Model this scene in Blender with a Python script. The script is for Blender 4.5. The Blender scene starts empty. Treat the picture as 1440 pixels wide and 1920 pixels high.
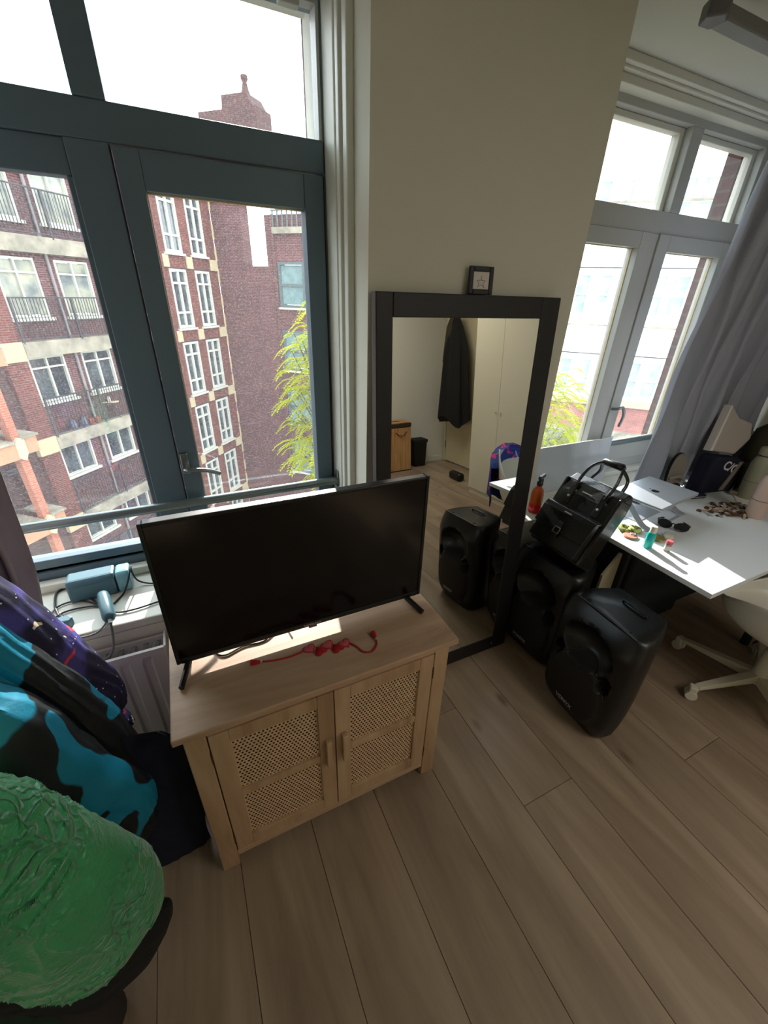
import bpy, bmesh, math, random
import numpy as np
from mathutils import Vector, Matrix, Euler, noise as mnoise
R = math.radians
random.seed(7)
SC = bpy.context.scene
COL = SC.collection
# ------------------------------------------------------------------ camera
FPX, PITCH, ROLL, YAW, CAMH = 766.0, R(28.03), R(-1.92), R(26.3), 1.75
def _w(v):
    c, s = math.cos(-YAW), math.sin(-YAW)
    return Vector((c*v[0]-s*v[1], s*v[0]+c*v[1], v[2]))
_r = _w((1, 0, 0)); _d = _w((0, -math.sin(PITCH), -math.cos(PITCH))); _f = _w((0, math.cos(PITCH), -math.sin(PITCH)))
CR = math.cos(ROLL)*_r + math.sin(ROLL)*_d
CD = -math.sin(ROLL)*_r + math.cos(ROLL)*_d
CF = _f
cam_d = bpy.data.cameras.new('camera'); cam = bpy.data.objects.new('camera', cam_d); COL.objects.link(cam)
cam_d.sensor_fit = 'VERTICAL'; cam_d.sensor_height = 32.0; cam_d.lens = FPX/1920*32.0
cam_d.clip_start = 0.02; cam_d.clip_end = 500
m = Matrix((CR, -CD, -CF)).transposed().to_4x4(); m.translation = (0, 0, CAMH)
cam.matrix_world = m
SC.camera = cam
def ray(x, y): return (CR*((x-720)/FPX) + CD*((y-960)/FPX) + CF)
def onY(x, y, d): r = ray(x, y); return Vector((0, 0, CAMH)) + r*(d/r.y)
def onX(x, y, d): r = ray(x, y); return Vector((0, 0, CAMH)) + r*(d/r.x)
def onZ(x, y, z): r = ray(x, y); return Vector((0, 0, CAMH)) + r*((z-CAMH)/r.z)
# ------------------------------------------------------------------ world
W = bpy.data.worlds.new('sky'); SC.world = W; W.use_nodes = True
nt = W.node_tree; nt.nodes.clear()
o_ = nt.nodes.new('ShaderNodeOutputWorld'); bg = nt.nodes.new('ShaderNodeBackground')
tc = nt.nodes.new('ShaderNodeTexCoord'); nz = nt.nodes.new('ShaderNodeTexNoise'); rp = nt.nodes.new('ShaderNodeValToRGB')
nz.inputs['Scale'].default_value = 2.6; nz.inputs['Detail'].default_value = 5
rp.color_ramp.elements[0].position = .33; rp.color_ramp.elements[0].color = (.38, .72, .80, 1)
rp.color_ramp.elements[1].position = .45; rp.color_ramp.elements[1].color = (.86, .94, 1, 1)
nt.links.new(tc.outputs['Generated'], nz.inputs['Vector']); nt.links.new(nz.outputs['Fac'], rp.inputs['Fac'])
nt.links.new(rp.outputs['Color'], bg.inputs['Color']); bg.inputs['Strength'].default_value = 5.0
nt.links.new(bg.outputs['Background'], o_.inputs['Surface'])
# ------------------------------------------------------------------ sun and an added fill light
sd = bpy.data.lights.new('sun', 'SUN'); sd.energy = 9.0; sd.angle = R(.6); sd.color = (1, .96, .88)
sun = bpy.data.objects.new('sun', sd); COL.objects.link(sun)
_s = Vector((.2, .98, 0)).normalized()*math.cos(R(29)); _s.z = math.sin(R(29))
sun.rotation_euler = _s.to_track_quat('Z', 'Y').to_euler(); sun.location = (3, 8, 6)
ld = bpy.data.lights.new('room_fill_light', 'AREA'); ld.shape = 'DISK'; ld.size = 1.2; ld.energy = 20; ld.color = (1, .93, .84)  # unseen fill lamp added behind the camera to brighten the room
lo = bpy.data.objects.new('room_fill_light', ld); COL.objects.link(lo); lo.location = (1.9, -1.2, 2.55)
SC.view_settings.view_transform = 'Standard'; SC.view_settings.look = 'None'
SC.view_settings.exposure = 0.25; SC.view_settings.gamma = 1; SC.view_settings.use_curve_mapping = False
# ------------------------------------------------------------------ materials
def lin(c):
    c = c/255.0
    return c/12.92 if c <= .04045 else ((c+.055)/1.055)**2.4
def rgb(r, g, b): return (lin(r), lin(g), lin(b), 1)
def mat(name, c, rough=.5, metal=0, c2=None, scale=8, stretch=(1, 1, 1), bump=0, bscale=60, spec=.5, coat=0, lo=.35, hi=.65, detail=4, sheen=0):
    M = bpy.data.materials.new(name); M.use_nodes = True; n = M.node_tree; p = n.nodes['Principled BSDF']
    p.inputs['Base Color'].default_value = rgb(*c); p.inputs['Roughness'].default_value = rough; p.inputs['Metallic'].default_value = metal
    p.inputs['Specular IOR Level'].default_value = spec; p.inputs['Coat Weight'].default_value = coat; p.inputs['Sheen Weight'].default_value = sheen
    t = n.nodes.new('ShaderNodeTexCoord'); mp = n.nodes.new('ShaderNodeMapping'); mp.inputs['Scale'].default_value = stretch
    n.links.new(t.outputs['Object'], mp.inputs['Vector'])
    if c2:
        z = n.nodes.new('ShaderNodeTexNoise'); z.inputs['Scale'].default_value = scale; z.inputs['Detail'].default_value = detail
        r = n.nodes.new('ShaderNodeValToRGB'); r.color_ramp.elements[0].position = lo; r.color_ramp.elements[1].position = hi
        r.color_ramp.elements[0].color = rgb(*c); r.color_ramp.elements[1].color = rgb(*c2)
        n.links.new(mp.outputs[0], z.inputs['Vector']); n.links.new(z.outputs['Fac'], r.inputs['Fac']); n.links.new(r.outputs['Color'], p.inputs['Base Color'])
    if bump:
        z = n.nodes.new('ShaderNodeTexNoise'); z.inputs['Scale'].default_value = bscale; z.inputs['Detail'].default_value = 4
        b = n.nodes.new('ShaderNodeBump'); b.inputs['Strength'].default_value = bump; b.inputs['Distance'].default_value = .004
        n.links.new(mp.outputs[0], z.inputs['Vector']); n.links.new(z.outputs['Fac'], b.inputs['Height']); n.links.new(b.outputs[0], p.inputs['Normal'])
    return M
def brickmat(name, c1, c2, mortar, s=1.0, bw=.22, rh=.065, rot=None):
    M = bpy.data.materials.new(name); M.use_nodes = True; n = M.node_tree; p = n.nodes['Principled BSDF']; p.inputs['Roughness'].default_value = .9
    t = n.nodes.new('ShaderNodeTexCoord'); sp = n.nodes.new('ShaderNodeSeparateXYZ'); cb = n.nodes.new('ShaderNodeCombineXYZ')
    ad = n.nodes.new('ShaderNodeMath'); ad.operation = 'ADD'
    n.links.new(t.outputs['Object'], sp.inputs[0]); n.links.new(sp.outputs[0], ad.inputs[0]); n.links.new(sp.outputs[1], ad.inputs[1])
    n.links.new(ad.outputs[0], cb.inputs[0]); n.links.new(sp.outputs[2], cb.inputs[1])
    b = n.nodes.new('ShaderNodeTexBrick'); b.inputs['Color1'].default_value = rgb(*c1); b.inputs['Color2'].default_value = rgb(*c2); b.inputs['Mortar'].default_value = rgb(*mortar)
    b.inputs['Scale'].default_value = s; b.inputs['Brick Width'].default_value = bw; b.inputs['Row Height'].default_value = rh; b.inputs['Mortar Size'].default_value = .008
    n.links.new(cb.outputs[0], b.inputs['Vector'])
    z = n.nodes.new('ShaderNodeTexNoise'); z.inputs['Scale'].default_value = 1.2; z.inputs['Detail'].default_value = 5; n.links.new(t.outputs['Object'], z.inputs['Vector'])
    mx = n.nodes.new('ShaderNodeMixRGB'); mx.blend_type = 'MULTIPLY'; mx.inputs[0].default_value = .55
    r = n.nodes.new('ShaderNodeValToRGB'); r.color_ramp.elements[0].position = .3; r.color_ramp.elements[0].color = (.5, .5, .55, 1); r.color_ramp.elements[1].position = .65; r.color_ramp.elements[1].color = (1, 1, 1, 1)
    n.links.new(z.outputs['Fac'], r.inputs['Fac']); n.links.new(b.outputs['Color'], mx.inputs[1]); n.links.new(r.outputs['Color'], mx.inputs[2]); n.links.new(mx.outputs[0], p.inputs['Base Color'])
    return M
def glassmat(name, tint=(1, 1, 1), dust=.03, ior=1.45):
    M = bpy.data.materials.new(name); M.use_nodes = True; n = M.node_tree; n.nodes.clear()
    o = n.nodes.new('ShaderNodeOutputMaterial'); tr = n.nodes.new('ShaderNodeBsdfTransparent'); tr.inputs[0].default_value = (*tint, 1)
    gl = n.nodes.new('ShaderNodeBsdfGlossy'); gl.inputs['Roughness'].default_value = .02; lw = n.nodes.new('ShaderNodeLayerWeight'); lw.inputs[0].default_value = .5
    pw = n.nodes.new('ShaderNodeMath'); pw.operation = 'POWER'; pw.inputs[1].default_value = 5; n.links.new(lw.outputs['Facing'], pw.inputs[0])
    fr = n.nodes.new('ShaderNodeMapRange'); fr.inputs[3].default_value = .04; n.links.new(pw.outputs[0], fr.inputs[0])
    m1 = n.nodes.new('ShaderNodeMixShader'); n.links.new(fr.outputs[0], m1.inputs[0]); n.links.new(tr.outputs[0], m1.inputs[1]); n.links.new(gl.outputs[0], m1.inputs[2])
    df = n.nodes.new('ShaderNodeBsdfTranslucent'); df.inputs[0].default_value = (.9, .93, 1, 1)
    m2 = n.nodes.new('ShaderNodeMixShader')
    t = n.nodes.new('ShaderNodeTexCoord'); z = n.nodes.new('ShaderNodeTexNoise'); z.inputs['Scale'].default_value = 170; z.inputs['Detail'].default_value = 3; n.links.new(t.outputs['Object'], z.inputs['Vector'])
    mr = n.nodes.new('ShaderNodeMapRange'); mr.inputs[1].default_value = .5; mr.inputs[2].default_value = .8; mr.inputs[3].default_value = dust*.5; mr.inputs[4].default_value = dust*3
    n.links.new(z.outputs['Fac'], mr.inputs[0]); n.links.new(mr.outputs[0], m2.inputs[0])
    n.links.new(m1.outputs[0], m2.inputs[1]); n.links.new(df.outputs[0], m2.inputs[2]); n.links.new(m2.outputs[0], o.inputs[0])
    return M
def woodmat(name, c1, c2, c3, rough=.5, axis='Y', sc=1.0, rnd=True, bump=.15, spec=.4):
    M = bpy.data.materials.new(name); M.use_nodes = True; n = M.node_tree; p = n.nodes['Principled BSDF']; p.inputs['Roughness'].default_value = rough; p.inputs['Specular IOR Level'].default_value = spec
    g = n.nodes.new('ShaderNodeNewGeometry'); mp = n.nodes.new('ShaderNodeMapping'); oi = n.nodes.new('ShaderNodeObjectInfo')
    s = {'X': (1.1, 9, 9), 'Y': (9, 1.1, 9), 'Z': (9, 9, 1.1)}[axis]; mp.inputs['Scale'].default_value = tuple(v*sc for v in s)
    n.links.new(g.outputs['Position'], mp.inputs['Vector'])
    if rnd:
        ml = n.nodes.new('ShaderNodeMath'); ml.operation = 'MULTIPLY'; ml.inputs[1].default_value = 40; n.links.new(oi.outputs['Random'], ml.inputs[0]); n.links.new(ml.outputs[0], mp.inputs['Location'])
    z = n.nodes.new('ShaderNodeTexNoise'); z.inputs['Scale'].default_value = 1; z.inputs['Detail'].default_value = 7; z.inputs['Roughness'].default_value = .6; z.inputs['Distortion'].default_value = .6
    n.links.new(mp.outputs[0], z.inputs['Vector'])
    r = n.nodes.new('ShaderNodeValToRGB'); e = r.color_ramp.elements; e[0].position = .28; e[0].color = rgb(*c1); e[1].position = .72; e[1].color = rgb(*c3)
    k = r.color_ramp.elements.new(.5); k.color = rgb(*c2); n.links.new(z.outputs['Fac'], r.inputs['Fac'])
    # knots
    v = n.nodes.new('ShaderNodeTexVoronoi'); v.inputs['Scale'].default_value = 1; m2 = n.nodes.new('ShaderNodeMapping')
    m2.inputs['Scale'].default_value = {'X': (2.4, 5.5, 5.5), 'Y': (5.5, 2.4, 5.5), 'Z': (5.5, 5.5, 2.4)}[axis]
    n.links.new(g.outputs['Position'], m2.inputs['Vector']); n.links.new(m2.outputs[0], v.inputs['Vector'])
    if rnd: n.links.new(ml.outputs[0], m2.inputs['Location'])
    kr = n.nodes.new('ShaderNodeValToRGB'); kr.color_ramp.elements[0].position = .05; kr.color_ramp.elements[0].color = (.45, .38, .32, 1); kr.color_ramp.elements[1].position = .13; kr.color_ramp.elements[1].color = (1, 1, 1, 1)
    n.links.new(v.outputs['Distance'], kr.inputs['Fac'])
    mx = n.nodes.new('ShaderNodeMixRGB'); mx.blend_type = 'MULTIPLY'; mx.inputs[0].default_value = .8; n.links.new(r.outputs['Color'], mx.inputs[1]); n.links.new(kr.outputs['Color'], mx.inputs[2])
    n.links.new(mx.outputs[0], p.inputs['Base Color'])
    b = n.nodes.new('ShaderNodeBump'); b.inputs['Strength'].default_value = bump; b.inputs['Distance'].default_value = .002; n.links.new(z.outputs['Fac'], b.inputs['Height']); n.links.new(b.outputs[0], p.inputs['Normal'])
    return M
def blobmat(name, ca, cb, scale, th, rough=.6, soft=.01, spots=None, spec=.4, bump=.3):
    """two-colour organic print with crisp edges and optional small specks"""
    M = bpy.data.materials.new(name); M.use_nodes = True; n = M.node_tree; p = n.nodes['Principled BSDF']; p.inputs['Roughness'].default_value = rough; p.inputs['Specular IOR Level'].default_value = spec
    t = n.nodes.new('ShaderNodeTexCoord'); z = n.nodes.new('ShaderNodeTexNoise'); z.inputs['Scale'].default_value = scale; z.inputs['Detail'].default_value = 0; z.inputs['Distortion'].default_value = 1.2
    n.links.new(t.outputs['Object'], z.inputs['Vector'])
    r = n.nodes.new('ShaderNodeValToRGB'); r.color_ramp.elements[0].position = th-soft; r.color_ramp.elements[1].position = th+soft
    r.color_ramp.elements[0].color = rgb(*ca); r.color_ramp.elements[1].color = rgb(*cb); n.links.new(z.outputs['Fac'], r.inputs['Fac'])
    last = r.outputs['Color']
    for (cs, ss, tt, kind) in (spots or []):
        if kind == 'v':
            v = n.nodes.new('ShaderNodeTexVoronoi'); v.inputs['Scale'].default_value = ss; n.links.new(t.outputs['Object'], v.inputs['Vector']); src = v.outputs['Distance']
        else:
            v = n.nodes.new('ShaderNodeTexNoise'); v.inputs['Scale'].default_value = ss; v.inputs['Detail'].default_value = 3; v.inputs['Distortion'].default_value = 2
            n.links.new(t.outputs['Object'], v.inputs['Vector']); iv = n.nodes.new('ShaderNodeMath'); iv.operation = 'SUBTRACT'; iv.inputs[0].default_value = 1; n.links.new(v.outputs['Fac'], iv.inputs[1]); src = iv.outputs[0]
        lt = n.nodes.new('ShaderNodeMath'); lt.operation = 'LESS_THAN'; lt.inputs[1].default_value = tt; n.links.new(src, lt.inputs[0])
        mx = n.nodes.new('ShaderNodeMixRGB'); mx.inputs[2].default_value = rgb(*cs); n.links.new(lt.outputs[0], mx.inputs[0]); n.links.new(last, mx.inputs[1]); last = mx.outputs[0]
    n.links.new(last, p.inputs['Base Color'])
    z2 = n.nodes.new('ShaderNodeTexNoise'); z2.inputs['Scale'].default_value = 25; z2.inputs['Detail'].default_value = 5; n.links.new(t.outputs['Object'], z2.inputs['Vector'])
    b = n.nodes.new('ShaderNodeBump'); b.inputs['Strength'].default_value = bump; b.inputs['Distance'].default_value = .01; n.links.new(z2.outputs['Fac'], b.inputs['Height']); n.links.new(b.outputs[0], p.inputs['Normal'])
    return M
MT = {}
MT['wall'] = mat('wall_paint', (212, 210, 196), .85, bump=.08, bscale=120)
MT['ceil'] = mat('ceiling_paint', (205, 206, 196), .9, bump=.05)
MT['trimw'] = mat('white_trim_paint', (212, 212, 200), .45, bump=.05, bscale=40)
MT['framegrey'] = mat('grey_window_paint', (88, 108, 120), .4, bump=.04, bscale=30)
MT['framelight'] = mat('light_grey_window_paint', (178, 180, 174), .4)
MT['gasket'] = mat('pale_gasket', (205, 190, 150), .5)
MT['blackrub'] = mat('black_rubber', (14, 14, 15), .6)
MT['glass'] = glassmat('window_glass', dust=.016)
MT['steel'] = mat('brushed_steel', (150, 156, 156), .3, 1, bump=.05, bscale=90)
MT['barp'] = mat('grey_bar_paint', (120, 132, 132), .3, .6)
MT['floor'] = woodmat('oak_laminate', (124, 107, 90), (150, 131, 110), (172, 153, 131), .34, 'Y', .9)
MT['under'] = mat('underlay', (50, 40, 32), .9)
MT['pine'] = woodmat('washed_pine', (150, 120, 96), (180, 149, 122), (198, 170, 144), .5, 'X', 1.2, rnd=False)
MT['pinev'] = woodmat('washed_pine_upright', (148, 118, 88), (180, 149, 116), (198, 170, 138), .5, 'Z', 1.2)
MT['cane'] = mat('cane_webbing', (216, 186, 150), .6, c2=(196, 164, 126), scale=60)
MT['dark'] = mat('dark_inside_shade', (38, 28, 20), .9)  # dark tone puts the shade behind the cane into the colour
MT['rad'] = mat('radiator_enamel', (196, 192, 190), .35)
MT['black'] = mat('black_plastic', (12, 12, 13), .35)
MT['blackm'] = mat('matt_black_plastic', (11, 12, 13), .36, bump=.06, bscale=300)
MT['screen'] = mat('tv_screen', (5, 7, 10), .14, spec=.4)
MT['grille'] = mat('speaker_grille', (9, 9, 10), .6, bump=.5, bscale=700)
MT['void'] = mat('port_void', (2, 2, 2), .9)
MT['silver'] = mat('silver_print', (190, 192, 192), .35, .5)
MT['mframe'] = mat('black_wood_frame', (24, 23, 24), .5, bump=.2, bscale=30)
MT['mside'] = mat('grey_brown_frame_side', (92, 82, 80), .7, c2=(70, 62, 60), scale=20, stretch=(1, 1, .1))
MT['mirror'] = mat('mirror_silver', (236, 238, 234), 0.0, 1)
MT['desk'] = mat('white_laminate', (226, 232, 236), .25)
MT['whitep'] = mat('white_plastic', (222, 218, 204), .35)
MT['whitem'] = mat('white_metal', (214, 208, 190), .4)
MT['leather'] = mat('black_leather', (16, 19, 19), .27, bump=.25, bscale=90, coat=.25)
MT['curtain'] = mat('grey_curtain', (156, 160, 172), .85, sheen=.2, bump=.15, bscale=500)
MT['curtainl'] = mat('taupe_curtain', (140, 130, 136), .85, bump=.15, bscale=500)
MT['green'] = mat('green_nylon', (44, 142, 88), .36, c2=(56, 160, 100), scale=6, sheen=.3)
def crinkle(M, sc=16, dist=.012):
    n = M.node_tree; p = n.nodes['Principled BSDF']; t = n.nodes.new('ShaderNodeTexCoord')
    z = n.nodes.new('ShaderNodeTexNoise'); z.inputs['Scale'].default_value = 9; z.inputs['Detail'].default_value = 3; n.links.new(t.outputs['Object'], z.inputs['Vector'])
    mx = n.nodes.new('ShaderNodeMixRGB'); mx.inputs[0].default_value = .22; n.links.new(t.outputs['Object'], mx.inputs[1]); n.links.new(z.outputs['Color'], mx.inputs[2])
    v = n.nodes.new('ShaderNodeTexVoronoi'); v.feature = 'DISTANCE_TO_EDGE'; v.inputs['Scale'].default_value = sc; n.links.new(mx.outputs[0], v.inputs['Vector'])
    r = n.nodes.new('ShaderNodeValToRGB'); r.color_ramp.elements[0].color = (1, 1, 1, 1); r.color_ramp.elements[1].position = .16; r.color_ramp.elements[1].color = (0, 0, 0, 1); n.links.new(v.outputs['Distance'], r.inputs['Fac'])
    w = n.nodes.new('ShaderNodeTexNoise'); w.inputs['Scale'].default_value = 5; n.links.new(t.outputs['Object'], w.inputs['Vector'])
    mr = n.nodes.new('ShaderNodeMapRange'); mr.inputs[1].default_value = .42; mr.inputs[2].default_value = .62; n.links.new(w.outputs['Fac'], mr.inputs[0])
    ml = n.nodes.new('ShaderNodeMath'); ml.operation = 'MULTIPLY'; n.links.new(r.outputs['Color'], ml.inputs[0]); n.links.new(mr.outputs[0], ml.inputs[1])
    f = n.nodes.new('ShaderNodeTexNoise'); f.inputs['Scale'].default_value = 60; f.inputs['Distortion'].default_value = 2; n.links.new(t.outputs['Object'], f.inputs['Vector'])
    ad = n.nodes.new('ShaderNodeMath'); ad.operation = 'MULTIPLY_ADD'; ad.inputs[1].default_value = .25; n.links.new(f.outputs['Fac'], ad.inputs[0]); n.links.new(ml.outputs[0], ad.inputs[2])
    b = n.nodes.new('ShaderNodeBump'); b.inputs['Strength'].default_value = .8; b.inputs['Distance'].default_value = dist; n.links.new(ad.outputs[0], b.inputs['Height']); n.links.new(b.outputs[0], p.inputs['Normal'])
crinkle(MT['green'], 26, .01)
MT['greenshade'] = mat('shaded_green_nylon', (12, 48, 32), .5)  # darker copy of the green nylon, the coat's lower shade put into colour
MT['navy'] = mat('navy_cloth', (14, 20, 44), .85, bump=.3, bscale=40)
MT['blackcloth'] = mat('black_cloth', (14, 14, 16), .9, bump=.3, bscale=40)
MT['olive'] = mat('olive_cloth', (62, 58, 40), .9)
MT['teal'] = blobmat('teal_and_black_print', (8, 16, 20), (0, 122, 152), 4.6, .485, spots=[((10, 20, 26), 7, .045, 'v')])
MT['galaxy'] = blobmat('purple_night_print', (26, 24, 56), (72, 64, 136), 8, .52, soft=.06, spots=[((225, 60, 70), 9, .37, 'n'), ((236, 214, 190), 6.3, .335, 'n'), ((235, 235, 250), 52, .11, 'v')])
MT['unicorn'] = blobmat('purple_pink_print', (54, 44, 132), (44, 70, 150), 4, .5, spots=[((232, 60, 150), 7, .36, 'n'), ((200, 214, 240), 5, .33, 'n')])
MT['devt'] = mat('teal_grey_plastic', (66, 104, 116), .35)
MT['devl'] = mat('light_teal_plastic', (120, 170, 184), .3)
MT['cable'] = mat('black_cable', (28, 32, 34), .5)
MT['cableg'] = mat('grey_cable', (110, 116, 116), .5)
MT['red'] = mat('red_crochet', (176, 22, 34), .85, bump=.8, bscale=300)
MT['pink'] = mat('rose_crochet', (206, 92, 104), .85, bump=.8, bscale=300)
MT['redcord'] = mat('red_cord', (168, 30, 36), .8)
MT['alu'] = mat('aluminium', (206, 212, 220), .36, .55)
MT['logo'] = mat('dark_mirror_logo', (60, 66, 74), .15, 1)
MT['amber'] = mat('amber_bottle', (190, 80, 20), .15)
MT['redliq'] = mat('red_liquid', (214, 30, 34), .15)
MT['tealb'] = mat('teal_translucent_plastic', (20, 184, 178), .15)
MT['pinks'] = mat('salmon_silicone', (222, 150, 128), .5)
MT['scrunch'] = mat('striped_scrunchie', (190, 200, 120), .7, c2=(110, 120, 60), scale=60, lo=.45, hi=.55)
MT['foil'] = mat('gold_foil', (190, 170, 90), .3, .8)
MT['paper'] = mat('white_paper', (216, 210, 204), .8)
MT['bott'] = mat('pale_pink_steel', (206, 180, 166), .45)
MT['bottg'] = mat('grey_green_bottle', (150, 150, 130), .5)
MT['brass'] = mat('mixed_trinket_metal', (150, 120, 84), .35, .8, c2=(90, 70, 60), scale=30)
MT['felt'] = mat('grey_felt', (128, 122, 112), .95, bump=.3, bscale=200)
MT['board'] = mat('whiteboard_film', (178, 186, 192), .2, coat=.4)
MT['beige'] = mat('beige_card', (176, 166, 138), .8)
MT['undesk'] = mat('under_desk_dark', (34, 42, 48), .8, bump=.3, bscale=120)  # on the boxes this dark colour stands in for shade under the desk
MT['bamboo'] = woodmat('bamboo', (150, 104, 60), (184, 138, 88), (202, 160, 108), .5, 'Z', 2)
MT['wardrobe'] = mat('ivory_wardrobe_foil', (214, 208, 186), .4)
MT['doorp'] = mat('cream_door_paint', (214, 202, 168), .5)
MT['brickA'] = brickmat('red_brick', (106, 47, 38), (89, 37, 32), (117, 88, 76))
MT['brickO'] = brickmat('orange_brick', (170, 92, 66), (152, 80, 60), (150, 120, 98))
MT['brickD'] = brickmat('plum_brick', (93, 52, 52), (76, 42, 43), (120, 93, 89))
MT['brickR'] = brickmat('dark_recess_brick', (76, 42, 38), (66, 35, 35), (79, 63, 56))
MT['brickP'] = brickmat('pink_brick', (153, 93, 83), (137, 78, 71), (166, 129, 119))
MT['conc'] = mat('weathered_concrete', (152, 143, 125), .9, c2=(117, 111, 97), scale=2.2)
MT['cream'] = mat('cream_stone', (173, 158, 125), .85)
MT['tan'] = mat('tan_render', (164, 120, 90), .85)
MT['plaster'] = mat('white_plaster', (244, 240, 232), .8)
MT['wframe'] = mat('white_window_paint', (179, 178, 166), .6)
MT['gframe'] = mat('grey_green_window_paint', (76, 89, 88), .6)
MT['pane'] = mat('house_window_glass', (76, 84, 86), .12, c2=(40, 45, 52), scale=1.2, spec=.9)
MT['panew'] = mat('curtained_window_glass', (166, 165, 142), .2, c2=(96, 104, 104), scale=1.4, spec=.9)
MT['panet'] = mat('blind_window_glass', (96, 120, 120), .2, c2=(112, 135, 135), scale=3, spec=.8)
MT['rail'] = mat('dark_railing', (52, 50, 54), .6)
MT['pot'] = mat('terracotta', (150, 74, 52), .8)
MT['bag'] = mat('grey_sack', (84, 86, 96), .7)
MT['bark'] = mat('tree_bark', (70, 60, 48), .9)
MT['street'] = mat('street_paving', (96, 89, 86), .9, c2=(76, 71, 70), scale=.6)
MT['roof'] = mat('red_roof_tile', (135, 66, 60), .9)
def leafmat():
    M = bpy.data.materials.new('yellow_leaf'); M.use_nodes = True; n = M.node_tree; n.nodes.clear()
    o = n.nodes.new('ShaderNodeOutputMaterial'); d = n.nodes.new('ShaderNodeBsdfDiffuse'); d.inputs[0].default_value = rgb(150, 156, 34)
    t = n.nodes.new('ShaderNodeBsdfTranslucent'); t.inputs[0].default_value = rgb(178, 182, 24); mx = n.nodes.new('ShaderNodeMixShader'); mx.inputs[0].default_value = .6
    n.links.new(d.outputs[0], mx.inputs[1]); n.links.new(t.outputs[0], mx.inputs[2]); n.links.new(mx.outputs[0], o.inputs[0]); return M
MT['leaf'] = leafmat()
MT['panel'] = mat('bright_house_glass', (148, 162, 160), .2, c2=(120, 136, 136), scale=2)
# ------------------------------------------------------------------ mesh builder
class MB:
    def __init__(s): s.v = []; s.f = []
    def add(s, v, f):
        k = len(s.v); s.v += [tuple(p) for p in v]; s.f += [tuple(i+k for i in q) for q in f]; return s
    def box(s, x0, x1, y0, y1, z0, z1, M=None):
        v = [(x0, y0, z0), (x1, y0, z0), (x1, y1, z0), (x0, y1, z0), (x0, y0, z1), (x1, y0, z1), (x1, y1, z1), (x0, y1, z1)]
        if M: v = [M @ Vector(p) for p in v]
        return s.add(v, [(0, 3, 2, 1), (4, 5, 6, 7), (0, 1, 5, 4), (1, 2, 6, 5), (2, 3, 7, 6), (3, 0, 4, 7)])
    def prism(s, poly, a, b, axis='z', M=None):
        def P(u, w, h): return {'z': (u, w, h), 'y': (u, h, w), 'x': (h, u, w)}[axis]
        n = len(poly); v = [P(u, w, a) for u, w in poly]+[P(u, w, b) for u, w in poly]
        if M: v = [M @ Vector(p) for p in v]
        f = [tuple(range(n)), tuple(reversed(range(n, 2*n)))]+[(i, i+n, (i+1) % n+n, (i+1) % n) for i in range(n)]
        return s.add(v, f)
    def lathe(s, prof, seg=24, M=None, c=(0, 0, 0)):
        v = []; f = []; n = len(prof)
        for i in range(seg):
            a = 2*math.pi*i/seg
            for r, z in prof: v.append(Vector((c[0]+r*math.cos(a), c[1]+r*math.sin(a), c[2]+z)))
        if M: v = [M @ p for p in v]
        for i in range(seg):
            j = (i+1) % seg
            for k in range(n-1): f.append((i*n+k, j*n+k, j*n+k+1, i*n+k+1))
        f.append(tuple(i*n for i in reversed(range(seg)))); f.append(tuple(i*n+n-1 for i in range(seg)))
        return s.add(v, f)
    def tube(s, pts, r, seg=8, rb=None):
        pts = [Vector(p) for p in pts]; v = []; f = []; n = len(pts); up = Vector((0, 0, 1)); pu = None
        rr = r if isinstance(r, (list, tuple)) else [r]*n
        for i, p in enumerate(pts):
            t = (pts[min(i+1, n-1)]-pts[max(i-1, 0)]).normalized()
            if pu is None: a = t.cross(up) if abs(t.z) < .95 else t.cross(Vector((1, 0, 0)))
            else: a = pu - t*pu.dot(t)
            a.normalize(); pu = a; b = t.cross(a)
            for k in range(seg):
                q = 2*math.pi*k/seg; v.append(p+a*math.cos(q)*rr[i]+b*math.sin(q)*(rr[i] if rb is None else rb))
        for i in range(n-1):
            for k in range(seg): f.append((i*seg+k, i*seg+(k+1) % seg, (i+1)*seg+(k+1) % seg, (i+1)*seg+k))
        f.append(tuple(reversed(range(seg)))); f.append(tuple((n-1)*seg+k for k in range(seg)))
        return s.add(v, f)
    def build(s, name, m, parent=None, smooth=False, bevel=0, M=None, seg=2, subsurf=0):
        me = bpy.data.meshes.new(name); v = s.v
        if M is not None: v = [tuple(M @ Vector(p)) for p in v]
        me.from_pydata(v, [], s.f); me.validate()
        bm = bmesh.new(); bm.from_mesh(me); bmesh.ops.recalc_face_normals(bm, faces=bm.faces); bm.to_mesh(me); bm.free()
        o = bpy.data.objects.new(name, me); COL.objects.link(o); me.materials.append(MT[m] if isinstance(m, str) else m)
        if smooth:
            for p in me.polygons: p.use_smooth = True
            me.set_sharp_from_angle(angle=R(50))
        if bevel:
            b = o.modifiers.new('b', 'BEVEL'); b.width = bevel; b.segments = seg; b.limit_method = 'ANGLE'; b.angle_limit = R(40)
        if subsurf:
            b = o.modifiers.new('s', 'SUBSURF'); b.levels = subsurf; b.render_levels = subsurf
        if parent: o.parent = parent
        return o
def tag(o, label=None, cat=None, group=None, kind=None):
    if label: o['label'] = label
    if cat: o['category'] = cat
    if group: o['group'] = group
    if kind: o['kind'] = kind
    return o
def thing(name, loc, label, cat, group=None, rz=0):
    o = bpy.data.objects.new(name, None); COL.objects.link(o); o.location = loc; o.rotation_euler = (0, 0, rz); o.empty_display_size = .05
    return tag(o, label, cat, group)
def struct(name, mb, m, parent=None, **k):
    o = mb.build(name, m, parent, **k)
    if parent is None: o['kind'] = 'structure'
    return o
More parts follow.
